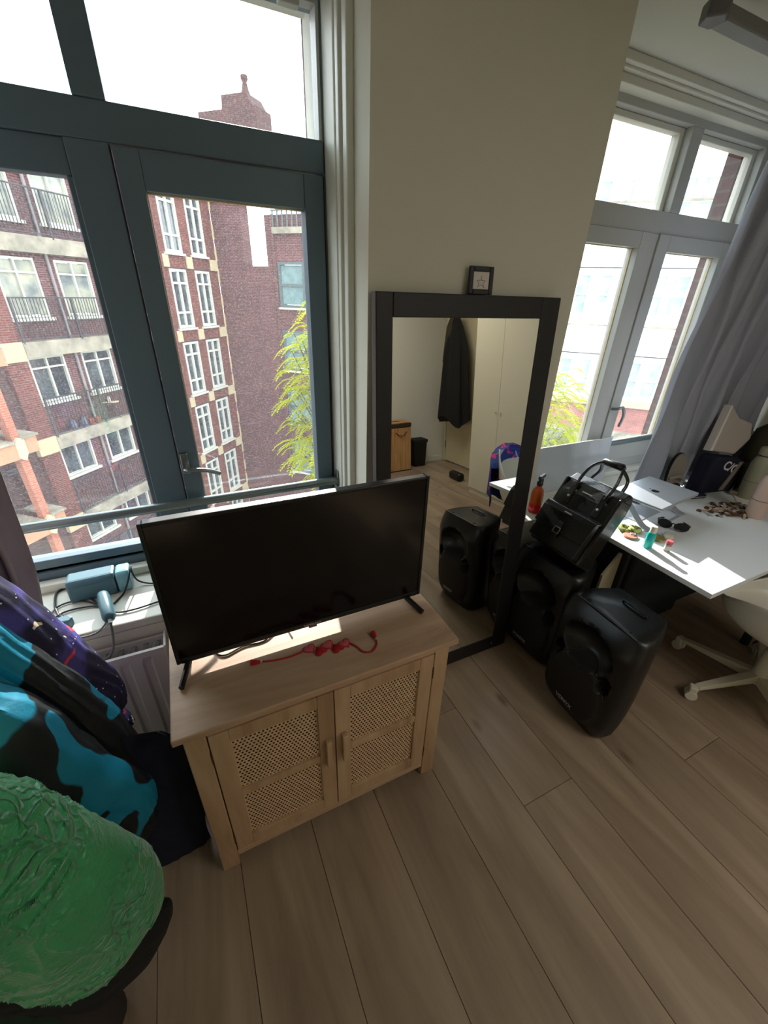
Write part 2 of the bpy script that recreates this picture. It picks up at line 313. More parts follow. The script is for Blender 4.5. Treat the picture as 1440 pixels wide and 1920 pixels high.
def sempty(name, loc=(0, 0, 0)):
    o = bpy.data.objects.new(name, None); COL.objects.link(o); o.location = loc; o['kind'] = 'structure'; return o
def crom(P, n):
    P = [Vector(p) for p in P]; P = [P[0]*2-P[1]]+P+[P[-1]*2-P[-2]]; out = []
    for i in range(1, len(P)-2):
        for k in range(n):
            t = k/n; a, b, c, d = P[i-1:i+3]
            out.append(.5*((2*b)+(c-a)*t+(2*a-5*b+4*c-d)*t*t+(3*b-a-3*c+d)*t**3))
    out.append(P[-2]); return out
def frame_mb(x0, x1, z0, z1, w, y0, y1, wt=None, wb=None):
    wt = w if wt is None else wt; wb = w if wb is None else wb
    b = MB(); b.box(x0, x0+w, y0, y1, z0, z1); b.box(x1-w, x1, y0, y1, z0, z1); b.box(x0+w, x1-w, y0, y1, z1-wt, z1); b.box(x0+w, x1-w, y0, y1, z0, z0+wb); return b
def copy_tree(o, parent=None):
    c = o.copy(); COL.objects.link(c)
    if parent: c.parent = parent
    for ch in list(o.children): copy_tree(ch, c)
    return c
def text_obj(s, size, m, M, parent, name='logo', extrude=.0006, sx=1, bold=False):
    cu = bpy.data.curves.new(name, 'FONT'); cu.body = s; cu.size = size; cu.extrude = extrude; cu.align_x = 'CENTER'; cu.align_y = 'CENTER'
    if bold: cu.offset = size*.02
    t = bpy.data.objects.new(name, cu); COL.objects.link(t); bpy.context.view_layer.update()
    me = bpy.data.meshes.new_from_object(t.evaluated_get(bpy.context.evaluated_depsgraph_get())); bpy.data.objects.remove(t)
    me.transform(M @ Matrix.Diagonal((sx, 1, 1, 1))); me.materials.clear(); me.materials.append(MT[m]); me.name = name
    o = bpy.data.objects.new(name, me); COL.objects.link(o); o.parent = parent; return o
def Mloc(o, x, y, z):   # matrix from origin and three axes
    m = Matrix((Vector(x), Vector(y), Vector(z))).transposed().to_4x4(); m.translation = Vector(o); return m
exec_order = 1
# ================================================================== ROOM
X0, X1, YB, ZC = -1.45, 3.43, -2.456, 2.60
YP, YW = 1.385, 1.70
fl = struct('floor', MB().box(X0-.1, X1+.1, YB-.1, 1.6, -.08, -.008), 'under')
k = 0; x = .402-.2565*8
proto = {}
while x < X1:
    x1 = min(x+.2565, X1); x0 = max(x, X0)
    if x1 > x0+.01:
        col = round((x-.402)/.2565)
        cut0 = {2: .528, 1: -.9, 0: .95, 3: -.4, 4: .9, -1: -.2}.get(col, random.uniform(-.7, .6))
        ys = [YB]; y = cut0-1.9*3
        while y < YP:
            if y > YB+.05: ys.append(y)
            y += 1.9
        ys.append(YP)
        for a, b in zip(ys[:-1], ys[1:]):
            MB().box(x0+.0008, x1-.0008, a+.0008, b-.0008, -.008, 0).build('plank', 'floor', fl, bevel=.0012, seg=1)
    x += .2565
struct('wall_back', MB().box(X0-.1, X1+.1, YB-.1, YB, -.08, ZC+.1), 'wall')
struct('wall_right', MB().box(X1, X1+.1, YB, 1.9, -.08, ZC+.1), 'wall')
struct('wall_left', MB().box(X0-.1, X0, YB, 1.9, -.08, ZC+.1), 'wall')
struct('ceiling', MB().box(X0-.1, X1+.1, YB-.1, 2.0, ZC, ZC+.12), 'ceil')
# the pier between the windows
struct('wall_front', MB().prism([(.60, YP), (1.525, YP), (1.54, 1.9), (.575, 1.9), (.575, 1.62), (.60, 1.5)], -.08, ZC, 'z'), 'wall')
struct('wall_front_sill', MB().box(X0, .60, 1.36, 1.85, -.08, .665).box(1.525, X1, YP+.005, 1.85, -.08, .665), 'wall')
struct('baseboard_back', MB().box(X0, X1, YB, YB+.012, 0, .07), 'trimw')
struct('baseboard_front', MB().box(.61, 1.52, YP-.014, YP, 0, .08), 'trimw', bevel=.003)
struct('trim_1', MB().box(X0, .598, 1.36, 1.69, .665, .70).box(X0, .575, 1.655, 1.70, .70, .735), 'trimw', bevel=.006)
struct('trim_2', MB().box(1.527, X1, YP-.005, 1.69, .665, .70).box(1.54, X1, 1.655, 1.70, .70, .735), 'trimw', bevel=.006)
# reveal boards beside the left window
struct('trim_3', MB().box(.575, .60, 1.50, 1.535, .70, ZC).box(.568, .596, 1.548, 1.575, .70, ZC).box(.572, .585, 1.60, 1.71, .70, ZC), 'trimw', bevel=.004)
# crown over the right window
struct('trim_4', MB().box(1.53, X1, 1.585, 1.9, 2.57, ZC).box(1.53, X1, 1.61, 1.9, 2.56, 2.572).box(1.53, X1, 1.635, 1.9, 2.53, 2.56), 'trimw', bevel=.004)
struct('trim_5', MB().box(X0, .60, 1.60, 1.9, 2.545, ZC), 'trimw', bevel=.004)
# ---- window 1 (left)
w1 = sempty('window_1', (0, YW, .7))
def wpart(name, mb, m, par=w1, bevel=.003):
    for i, p in enumerate(mb.v): mb.v[i] = (p[0]-par.location.x, p[1]-par.location.y, p[2]-par.location.z)
    return mb.build(name, m, par, bevel=bevel, seg=2)
F0, F1 = YW, YW+.09
wpart('window_frame', MB().box(X0, .575, F0+.004, F1, .70, .765).box(X0, .575, F0+.012, F1, .765, .78).box(X0, .575, F0, F1, 2.105, 2.195).box(X0, .575, F0, F1, 2.515, 2.56)
      .box(-.128, -.05, F0-.006, F1, 2.195, 2.515).box(.565, .60, F0, F1, .78, 2.515).box(X0, X0+.05, F0, F1, .78, 2.515)
      .box(-.175, -.066, F0, F1, .78, 2.105), 'framegrey')
wpart('fixed_sash', MB().box(X0+.05, -.175, F0+.012, F1-.02, 2.02, 2.105).box(X0+.05, -.175, F0+.012, F1-.02, .765, .812).box(-.19, -.17, F0+.012, F1-.02, .812, 2.02), 'framegrey')
sash = wpart('casement_sash', frame_mb(-.062, .560, .79, 2.098, .068, F0-.012, F0+.05, wt=.096, wb=.10), 'framegrey')
wpart('gasket', MB().box(.004, .009, F0+.0, F0+.03, .89, 2.0).box(.004, .49, F0+.015, F0+.03, 1.998, 2.003), 'gasket', bevel=0)
wpart('gasket', MB().box(-.0665, -.0635, F0-.004, F0+.02, .80, 2.10).box(.560, .566, F0-.004, F0+.02, .80, 2.10), 'blackrub', bevel=0)
wpart('gasket', MB().box(.494, .4965, F0-.002, F0+.03, .89, 2.0), 'gasket', bevel=0)
wpart('pane', MB().box(X0+.05, -.19, F0+.04, F0+.044, .80, 2.03), 'glass', bevel=0)
wpart('pane', MB().box(.0, .50, F0+.03, F0+.034, .88, 2.01), 'glass', bevel=0)
wpart('pane', MB().box(-.06, .57, F0+.04, F0+.044, 2.19, 2.52), 'glass', bevel=0)
wpart('pane', MB().box(X0+.05, -.12, F0+.04, F0+.044, 2.19, 2.52), 'glass', bevel=0)
wpart('transom_bead', MB().box(.555, .565, F0, F0+.05, 2.195, 2.505).box(-.05, .565, F0, F0+.04, 2.503, 2.515), 'framelight', bevel=.001)
wpart('latch', MB().box(.44, .50, F0-.03, F0, 2.475, 2.52), 'framelight')
h = onY(333, 850, F0-.012)
hb = wpart('handle_plate', MB().box(-.045-.013, -.045+.016, F0-.022, F0-.012, 1.10, 1.185), 'steel', bevel=.004)
hl = MB().tube(crom([(-.045, F0-.012, 1.13), (-.045, F0-.055, 1.13), (-.02, F0-.066, 1.13), (.03, F0-.068, 1.122), (.075, F0-.062, 1.10)], 6), .0085, 10)
wpart('handle', hl, 'steel', bevel=0)
# ---- window 2 (right)
w2 = sempty('window_2', (0, YW, .7))
wpart('window_frame', MB().box(1.54, X1, F0, F1, .70, .80).box(1.54, X1, F0, F1, 2.07, 2.165).box(1.54, X1, F0, F1, 2.50, 2.56)
      .box(2.415, 2.497, F0, F1, 2.165, 2.50).box(3.05, X1, F0, F1, .80, 2.50).box(1.54, 1.62, F0, F1, .80, 2.50), 'framelight', w2)
wpart('reveal_board', MB().box(2.385, 2.4145, F0+.04, F0+.085, 2.166, 2.499).box(1.62, 2.385, F0+.04, F0+.085, 2.475, 2.499).box(3.02, 3.0495, F0+.04, F0+.085, 2.166, 2.499).box(2.4975, 3.02, F0+.04, F0+.085, 2.475, 2.499), 'trimw', w2)
wpart('casement_sash', frame_mb(1.65, 2.325, .80, 2.07, .08, F0-.01, F0+.06, wt=.07, wb=.12), 'framelight', w2)
wpart('casement_sash', frame_mb(2.385, 3.045, .80, 2.07, .087, F0-.01, F0+.06, wt=.075, wb=.12), 'framelight', w2)
wpart('mullion', MB().box(2.325, 2.385, F0, F0+.07, .80, 2.07), 'framelight', w2)
wpart('gasket', MB().box(2.241, 2.246, F0+.028, F0+.038, .92, 2.0).box(2.953, 2.958, F0+.028, F0+.038, .92, 2.0).box(1.73, 2.245, F0+.028, F0+.038, 1.997, 2.001).box(2.47, 2.955, F0+.028, F0+.038, 1.992, 1.996), 'gasket', w2, bevel=0)
for (a, b, c, d) in ((1.73, 2.245, .92, 2.0), (2.47, 2.958, .92, 1.995)):
    wpart('pane', MB().box(a, b, F0+.04, F0+.044, c, d), 'glass', w2, bevel=0)
for (a, b, c, d) in ((1.62, 2.40, 2.165, 2.49), (2.497, 3.03, 2.165, 2.49)):
    wpart('pane', MB().box(a, b, F0+.06, F0+.064, c, d), 'glass', w2, bevel=0)
wpart('handle', MB().tube(crom([(2.40, F0-.012, 1.16), (2.40, F0-.05, 1.17), (2.435, F0-.055, 1.175), (2.47, F0-.05, 1.12), (2.47, F0-.04, 1.05)], 6), .009, 10), 'steel', w2, bevel=0)
# outer masonry of the house, seen through the panes
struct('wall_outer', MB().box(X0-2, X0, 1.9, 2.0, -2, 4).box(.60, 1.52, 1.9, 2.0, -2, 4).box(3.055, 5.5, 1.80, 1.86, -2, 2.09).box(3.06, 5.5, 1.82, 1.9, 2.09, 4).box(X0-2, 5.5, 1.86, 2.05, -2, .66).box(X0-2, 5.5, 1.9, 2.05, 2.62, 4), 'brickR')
# fall bars
def fallbar(x0, x1, y, z, label):
    t = thing('safety_bar', ((x0+x1)/2, y, z), label, 'bar'); T = Matrix.Translation(-t.location)
    MB().tube([(x0, y, z), (x1-.006, y, z)], .0185, 20).build('rail', 'barp', t, smooth=True, M=T)
    MB().lathe([(.030, 0), (.032, .003), (.030, .006)], 24, Mloc((x1-.006, y, z), (0, 1, 0), (0, 0, 1), (1, 0, 0))).box(x1-.012, x1-.006, y-.022, y-.004, z+.02, z+.055).build('flange', 'steel', t, smooth=True, M=T)
    return t
fallbar(-1.40, .574, 1.655, .985, 'round grey metal safety bar across the lower part of the large left window')
fallbar(1.60, 3.2, 1.655, .945, 'round grey metal safety bar low across the right window behind the white board')
# ---- radiator
t = thing('radiator', (-.72, 1.31, .12), 'white panel radiator with vertical grooves under the left windowsill', 'radiator'); T = Matrix.Translation(-t.location)
rb = MB(); nx = 14; xs = -1.25; wd = 1.03
prof = []
for i in range(nx):
    a = xs+.03+i*(wd-.06)/nx; st = (wd-.06)/nx
    prof += [(a, 1.272), (a+st*.25, 1.272), (a+st*.36, 1.280), (a+st*.64, 1.280), (a+st*.75, 1.272)]
prof.append((xs+wd-.03, 1.272))
v = []; f = []
zs = [(.17, 0), (.20, 1), (.57, 1), (.60, 0)]
for (z, q) in zs:
    for (px_, py_) in prof: v.append((px_, 1.272+(py_-1.272)*q, z))
n = len(prof)
for r_ in range(3):
    for c_ in range(n-1): f.append((r_*n+c_, r_*n+c_+1, (r_+1)*n+c_+1, (r_+1)*n+c_))
rb.add(v, f); rb.box(xs, xs+wd, 1.272, 1.284, .60, .625); rb.box(xs, xs+wd, 1.272, 1.284, .13, .17); rb.box(xs, xs+.03, 1.272, 1.284, .17, .60); rb.box(xs+wd-.03, xs+wd, 1.272, 1.284, .17, .60)
rb.build('front_panel', 'rad', t, M=T)
MB().box(xs, xs+wd, 1.335, 1.345, .13, .625).build('rear_panel', 'rad', t, M=T)
MB().box(xs+wd-.004, xs+wd+.004, 1.268, 1.35, .13, .635).build('side_cover', 'rad', t, bevel=.004, M=T)
fb = MB()
for i in range(26):
    a = xs+.02+i*.0385; fb.tube([(a, 1.29, .595), (a+.006, 1.292, .617), (a+.018, 1.312, .624), (a+.03, 1.328, .612), (a+.022, 1.318, .59)], .0022, 5)
fb.build('convector_fins', mat('dull_convector_metal', (120, 120, 112), .5, .6), t, M=T)
# ---- curtain pole + curtains
t = thing('curtain_pole', (2.5, 1.2, 2.52), 'dark grey curtain pole with pointed end under the ceiling before the right window', 'curtain pole'); T = Matrix.Translation(-t.location)
MB().box(1.66, 3.42, 1.17, 1.235, 2.51, 2.545).build('pole', mat('dark_grey_pole', (120, 120, 120), .5), t, bevel=.008, M=T)
MB().prism([(1.60, 1.19), (1.635, 1.15), (1.68, 1.175), (1.68, 1.23), (1.63, 1.235)], 2.505, 2.55, 'z').build('end_cap', mat('grey_pole_end', (96, 96, 96), .5), t, bevel=.006, M=T)
MB().box(2.6, 2.63, 1.19, 1.21, 2.54, 2.60).build('bracket', 'mframe', t, M=T)
def curtain(name, rows, folds, amp, m, label, nz=26):
    """rows: list of (z, x_left, x_right, y_mid); hangs in the XZ plane with deep folds"""
    v = []; f = []; nx = folds*14
    for j in range(nz+1):
        s = j/nz*(len(rows)-1); i = min(int(s), len(rows)-2); q = s-i
        z, a, b, y = [rows[i][k]*(1-q)+rows[i+1][k]*q for k in range(4)]
        for c in range(nx+1):
            u = c/nx; ph = u*folds*2*math.pi
            w = amp*(1+.35*math.sin(u*17))*(.75+.25*j/nz)
            v.append((a+(b-a)*(u+.012*math.sin(ph*2+z)), y+w*math.sin(ph+.5*math.sin(z*2+u*6))+.008*math.sin(9*z+u*30), z))
    n = nx+1
    for j in range(nz):
        for c in range(nx): f.append((j*n+c, j*n+c+1, (j+1)*n+c+1, (j+1)*n+c))
    o = MB().add(v, f).build(name, m, smooth=True); s = o.modifiers.new('s', 'SOLIDIFY'); s.thickness = .004
    tag(o, label, 'curtain'); return o
curtain('curtain', [(2.50, 2.29, 3.38, 1.215), (1.9, 2.29, 3.38, 1.27), (1.35, 2.35, 3.38, 1.34), (.74, 2.33, 3.38, 1.345)], 7, .034, 'curtain', 'long grey curtain in deep folds at the right edge beside the desk')
curtain('curtain', [(2.50, -.90, -.50, 1.42), (1.3, -.86, -.502, 1.41), (.95, -.86, -.512, 1.36), (.65, -.86, -.525, 1.235), (.30, -.86, -.54, 1.225)], 4, .022, 'curtainl', 'taupe curtain edge hanging at the left end of the big window')
# ================================================================== CABINET
CX0, CX1, CY0, CY1, CZ = -.185, .680, .78, 1.18, .75
t = thing('cane_cabinet', ((CX0+CX1)/2, (CY0+CY1)/2, 0), 'washed wood cabinet with two cane panel doors carrying the television', 'cabinet')
T = Matrix.Translation(-t.location)
MB().box(CX0, CX1, CY0, CY1, CZ-.022, CZ).build('top', 'pine', t, bevel=.004, M=T)
MB().box(CX0+.012, CX1-.012, CY0+.012, CY1-.01, CZ-.034, CZ-.022).build('top_moulding', 'pine', t, bevel=.003, M=T)
FY = .800; ax0, ax1 = CX0+.020, CX1-.020
for (a, b) in ((ax0, ax0+.055), (ax1-.055, ax1)):
    for (c, d) in ((FY, FY+.045), (CY1-.055, CY1-.01)):
        MB().box(a, b, c, d, 0, CZ-.034).build('leg', 'pinev', t, bevel=.003, M=T)
MB().box(ax0+.012, ax0+.024, FY+.04, CY1-.03, .07, CZ-.036).build('side_panel', 'pinev', t, M=T)
MB().box(ax1-.024, ax1-.012, FY+.04, CY1-.03, .07, CZ-.036).build('side_panel', 'pinev', t, M=T)
MB().box(ax0+.02, ax1-.02, CY1-.035, CY1-.025, .06, CZ-.036).box(ax0+.02, ax1-.02, FY+.05, CY1-.03, .06, .075).box((ax0+ax1)/2-.008, (ax0+ax1)/2+.008, FY+.05, CY1-.03, .07, CZ-.036).build('inner_case', 'dark', t, M=T)
MB().box(ax0+.055, ax1-.055, FY+.004, FY+.03, CZ-.056, CZ-.034).build('top_rail', 'pine', t, bevel=.002, M=T)
MB().box(ax0+.055, ax1-.055, FY+.002, FY+.03, .055, .085).build('bottom_rail', 'pine', t, bevel=.002, M=T)
def cane(x0, x1, z0, z1, y):
    p = .0118; nx = int((x1-x0)/p); nz = int((z1-z0)/p); b = MB(); px = (x1-x0)/nx; pz = (z1-z0)/nz; r = .0034
    for j in range(nz):
        off = .5*px if j % 2 else 0
        n_ = nx-1 if j % 2 else nx
        if j % 2:
            for (a, c) in ((x0, x0+off), (x1-off, x1)): b.add([(a, y, z0+j*pz), (c, y, z0+j*pz), (c, y, z0+(j+1)*pz), (a, y, z0+(j+1)*pz)], [(0, 1, 2, 3)])
        for i in range(n_):
            a = x0+off+i*px; c = z0+j*pz
            O = [(a, c), (a+px/2, c), (a+px, c), (a+px, c+pz/2), (a+px, c+pz), (a+px/2, c+pz), (a, c+pz), (a, c+pz/2)]
            I = [(a+px/2+r*math.cos(R(225+45*k)), c+pz/2+r*1.1*math.sin(R(225+45*k))) for k in range(8)]
            b.add([(u, y, w) for u, w in O+I], [(k, (k+1) % 8, 8+(k+1) % 8, 8+k) for k in range(8)])
    return b
dm = (ax0+ax1)/2
for (d0, d1, side) in ((ax0+.058, dm-.0015, 1), (dm+.0015, ax1-.058, -1)):
    z0, z1 = .088, CZ-.058; w = .052
    fb = MB().box(d0, d0+w, FY, FY+.02, z0, z1).box(d1-w, d1, FY, FY+.02, z0, z1)
    fb.box(d0+w, d1-w, FY, FY+.02, z1-.05, z1).box(d0+w, d1-w, FY, FY+.02, z0, z0+.055)
    zm = z0+.055+(z1-z0-.105)*.49; fb.box(d0+w, d1-w, FY+.001, FY+.02, zm-.016, zm+.016)
    door = fb.build('door', 'pinev', t, bevel=.0025, M=T)
    for (a, c) in ((z0+.055, zm-.016), (zm+.016, z1-.05)):
        cane(d0+w, d1-w, a, c, FY+.010).build('cane_panel', 'cane', door, M=T)
    hx = d1-w*.5 if side == 1 else d0+w*.5
    zc = zm+.035
    MB().box(hx-.009, hx+.009, FY-.022, FY-.008, zc-.065, zc+.065).box(hx-.009, hx+.009, FY-.010, FY, zc-.062, zc-.04).box(hx-.009, hx+.009, FY-.010, FY, zc+.04, zc+.062).build('handle', 'pinev', door, bevel=.003, M=T)
    ox = d0-.003 if side == 1 else d1
    for zz in (z0+.07, z1-.09):
        MB().box(ox, ox+.004, FY-.002, FY+.015, zz-.025, zz+.025).build('hinge', mat('worn_hinge', (96, 60, 36), .5, .5), door, M=T)
# ================================================================== TELEVISION
tv = thing('television', (.247, 1.01, CZ), 'flat black television with screen off standing on the cane cabinet', 'television')
def tvm(mb): # slab leans back very slightly
    return mb
TX0, TX1, TZ0, TZ1, TY = -.158, .652, .782, 1.252, 1.0
T = Matrix.Translation(-tv.location)
frame_mb(TX0, TX1, TZ0, TZ1, .011, TY, TY+.028, wb=.018).build('bezel', 'black', tv, bevel=.003, M=T)
MB().box(TX0+.010, TX1-.010, TY+.004, TY+.012, TZ0+.016, TZ1-.010).build('screen', 'screen', tv, M=T)
MB().box(TX0+.004, TX1-.004, TY+.02, TY+.045, TZ0+.01, TZ1-.006).box(TX0+.12, TX1-.12, TY+.045, TY+.075, TZ0+.03, TZ0+.30).build('rear_shell', 'blackm', tv, bevel=.006, M=T)
for (fx, sg) in ((-.125, -1), (.60, 1)):
    b = MB().tube([(fx, TY+.03, TZ0+.02), (fx+sg*.004, TY+.01, CZ+.022), (fx+sg*.028, TY-.065, CZ+.009)], [.010, .010, .008], 8, rb=.011)
    b.tube([(fx, TY+.03, TZ0+.02), (fx, TY+.06, CZ+.02), (fx+sg*.02, TY+.125, CZ+.009)], [.010, .010, .008], 8, rb=.011)
    b.build('foot', 'black', tv, bevel=0, M=T)
text_obj('SAMSUNG', .010, 'silver', T @ Mloc(((TX0+TX1)/2, TY-.0005, TZ0+.009), (1, 0, 0), (0, 0, 1), (0, -1, 0)), tv, sx=1.25)
MB().box(.235, .262, TY+.002, TY+.01, TZ0-.008, TZ0).build('sensor', 'black', tv, M=T)
# cable behind the television on the cabinet
def cable(pts, r, m, label, name='cable', n=8, cat='cable'):
    P = crom(pts, n); o = MB().tube(P, r, 8).build(name, m, smooth=True); tag(o, label, cat); return o
cable([(.20, 1.11, CZ+.06), (.17, 1.10, CZ+.02), (.10, 1.03, CZ+.004), (.03, 1.03, CZ+.004), (-.03, 1.015, CZ+.004), (-.06, 1.05, CZ+.004), (-.08, 1.12, CZ+.004)], .003, 'cable', 'thin black cable lying on the cabinet top under the television')
# ================================================================== HEART GARLAND
g = thing('heart_garland', onZ(600, 1215, CZ), 'red crochet string of five hearts with tassels lying on the cabinet', 'garland'); T = Matrix.Translation(-g.location)
pl1 = [onZ(x, y, CZ+.004) for x, y in [(488, 1241), (515, 1238), (545, 1231), (572, 1220)]]
pl2 = [onZ(x, y, CZ+.004) for x, y in [(655, 1205), (668, 1212), (682, 1222), (698, 1221), (706, 1210), (705, 1198)]]
MB().tube(crom(pl1, 8), .0028, 7).build('cord', 'redcord', g, smooth=True, M=T); MB().tube(crom(pl2, 8), .0028, 7).build('cord', 'redcord', g, smooth=True, M=T)
def heart(c, s, rot, h=.007):
    b = MB(); n = 28; ring = []
    for k in range(n):
        a = 2*math.pi*k/n; X = 16*math.sin(a)**3; Y = 13*math.cos(a)-5*math.cos(2*a)-2*math.cos(3*a)-math.cos(4*a)
        ring.append((X/17*s, (Y+2)/17*s))
    cr, sr = math.cos(rot), math.sin(rot); v = []
    for (q, z) in ((1, 0), (1.03, h*.5), (.85, h), (.45, h*1.25)):
        for (X, Y) in ring: v.append((c.x+q*(X*cr-Y*sr), c.y+q*(X*sr+Y*cr), c.z-.004+z))
    v.append((c.x, c.y, c.z-.004+h*1.3)); f = []
    for r_ in range(3):
        for k in range(n): f.append((r_*n+k, r_*n+(k+1) % n, (r_+1)*n+(k+1) % n, (r_+1)*n+k))
    for k in range(n): f.append((3*n+k, 3*n+(k+1) % n, 4*n))
    f.append(tuple(reversed(range(n)))); return b.add(v, f)
for i, (x, y, up) in enumerate([(581, 1217, 1), (600, 1219, 0), (615, 1210, 1), (632, 1214, 0), (647, 1207, 1)]):
    c = onZ(x, y, CZ+.004)
    hrt = heart(c, .0205, .35 if up else math.pi+.35).build('heart', 'pink' if up else 'red', g, smooth=True, M=T)
    pts = [(Vector(p)) for p in hrt.data.vertices[28].co[:0]] if 0 else None
    rim = [hrt.data.vertices[28+k].co.copy() for k in range(28)]; rim.append(rim[0])
    MB().tube(rim, .0018, 6).build('heart_edging', 'redcord', hrt, smooth=True)
for (a, b_) in (((490, 1241), (470, 1243)), ((705, 1198), (699, 1186))):
    p, q = onZ(*a, CZ+.006), onZ(*b_, CZ+.006); d = (q-p)
    MB().tube([p, p+d*.25, p+d*.5, q], [.0035, .005, .0075, .0095], 9).build('tassel', 'red', g, smooth=True, M=T)
    MB().tube([p-d*.08, p+d*.06], [.0048, .0048], 9).build('bead', 'silver', g, smooth=True, M=T)
# ================================================================== SILL: EXTENSION BOX, ADAPTER, CABLES
SZ = .70
t = thing('socket_box', (-.42, 1.60, SZ), 'long teal-grey plastic box with paler end standing on the left windowsill', 'box')
T = Matrix.Translation(-t.location)
A = Mloc((-.42, 1.60, SZ), (1, .03, 0), (-.03, 1, 0), (0, 0, 1))
b = MB().prism([(-.05, .0), (.035, .0), (.035, .085), (-.03, .085), (-.045, .07)], -.098, .055, 'x'); b.build('body', 'devt', t, bevel=.008, M=T @ A)
MB().prism([(-.048, .001), (.033, .001), (.033, .083), (-.028, .083), (-.043, .068)], .057, .105, 'x').build('pale_end', 'devl', t, bevel=.01, M=T @ A)
def onz(x, y, z=SZ+.006): return onZ(x, y, z)
ta, tb = onz(192, 1112, SZ+.05), onz(206, 1162, SZ+.028)
t = thing('adapter', tb, 'rounded dark teal power adapter lying on the windowsill in front of the box', 'adapter'); T = Matrix.Translation(-t.location)
dd = (tb-ta).normalized(); P = [ta, ta+dd*.006, ta+dd*.02, ta+(tb-ta)*.5, tb-dd*.015, tb-dd*.004, tb]
MB().tube(P, [.008, .017, .0195, .0215, .0215, .017, .009], 18).build('body', 'devt', t, smooth=True, M=T)
te = tb+dd*.018; MB().tube([tb-dd*.002, te], [.0075, .0055], 12).build('cable_collar', mat('collar_grey', (150, 156, 156), .4), t, smooth=True, M=T)
cable([te, onY(212, 1195, 1.34), onY(212, 1215, 1.325), onY(205, 1230, 1.31), onY(190, 1240, 1.30), onY(172, 1246, 1.30)], .0036, 'cableg', 'grey cable hanging from the adapter down behind the radiator')
cable([onz(110, 1155), onz(103, 1135), onz(108, 1110), onz(135, 1102), onz(165, 1118), onz(195, 1142)], .0042, 'cable', 'black cable curling over the sill between the plug and the adapter')
cable([onz(92, 1155), onz(108, 1138), onz(135, 1128), onz(165, 1128), onz(192, 1140)], .0030, 'cable', 'black cable coming from behind the left curtain, upper of two')
cable([onz(96, 1163), onz(118, 1149), onz(150, 1140), onz(185, 1137), onz(215, 1148), onz(250, 1143), onz(300, 1127), onz(330, 1118)], .0032, 'cable', 'black cable running along the sill toward the television, behind the adapter')
cable([onz(125, 1199, .704), onz(155, 1195), onz(180, 1187), onz(196, 1172), onz(199, 1162)], .0032, 'cableg', 'pale grey cable along the front edge of the windowsill')
cable([onz(213, 1132), onz(232, 1112), onz(240, 1090, SZ+.05), onz(245, 1062, SZ+.09), onz(247, 1072, SZ+.08), onz(260, 1089, SZ+.02), onz(290, 1094), onz(330, 1090)], .0032, 'cable', 'black cable looping up in front of the pale end of the box')
pc = onz(120, 1168, SZ+.016)
t = thing('power_plug', pc, 'dark angled power plug with two pins lying on the windowsill edge', 'plug'); T = Matrix.Identity(4)
MB().prism([(-.028, -.012), (.018, -.016), (.028, .004), (.014, .022), (-.012, .020), (-.03, .004)], -.016, .016, 'z').build('body', 'devt', t, bevel=.005)
MB().tube([(-.006, .018, 0), (-.012, .036, 0), (-.018, .052, .002)], [.009, .007, .0045], 10).build('strain_relief', 'cable', t, smooth=True)
for q in (-.006, .010): MB().tube([(-.026+q*.3, -.01, q*.6), (-.042+q*.3, -.020, q*.6)], .0024, 8).build('pin', 'silver', t)
# ================================================================== MIRROR
ML = R(3.44)
t = thing('leaning_mirror', (1.01, 1.235, 0), 'tall mirror in a wide black frame leaning against the wall between the windows', 'mirror')
t.rotation_euler = (-ML, 0, 0)
x0, x1, hh = -.402, .400, 1.762
fm = MB()
def mbar(x0, x1, z0, z1): fm.box(x0, x1, 0, .034, z0, z1)
fw = .062
mbar(x0, x0+fw, 0, hh); mbar(x1-.092, x1, 0, hh); mbar(x0+fw, x1-.092, hh-.075, hh); mbar(x0+fw, x1-.092, 0, .085)
fm.box(x0+.004, x1-.004, .006, .034, .004, hh-.004)
fm.build('frame', 'mframe', t, bevel=.003)
MB().box(x0-.0012, x0-.0002, .002, .034, 0, hh).build('frame_side', 'mside', t)
MB().box(x0+fw-.002, x1-.09, .0035, .0055, .083, hh-.073).build('glass', 'mirror', t)
for (a, c) in ((-.155, .04), (.30, .04)): MB().lathe([(.0, 0), (.004, .0), (.003, .002), (0, .0025)], 10, Mloc((a, 0, c), (1, 0, 0), (0, 0, 1), (0, -1, 0))).build('screw', 'silver', t)
# small picture on the mirror's top edge
zt = hh*math.cos(ML)
t = thing('picture_frame', (1.025, 1.352, zt+.001), 'tiny black picture frame with a line drawing standing on top of the mirror', 'picture'); t.rotation_euler = (R(-4), 0, R(-3))
frame_mb(-.050, .050, 0, .088+.0, .017, 0, .012).build('frame', 'mframe', t, bevel=.003)
MB().box(-.036, .036, .004, .007, .014, .076).build('mount', 'paper', t)
MB().tube([(0, .0035, .058), (0, .0035, .046), (-.018, .0035, .043), (-.009, .0035, .035), (-.015, .0035, .022), (0, .0035, .031), (.015, .0035, .022), (.009, .0035, .035), (.018, .0035, .043), (0, .0035, .046)], .0008, 5).build('line_drawing', mat('ink', (90, 70, 60), .8), t)
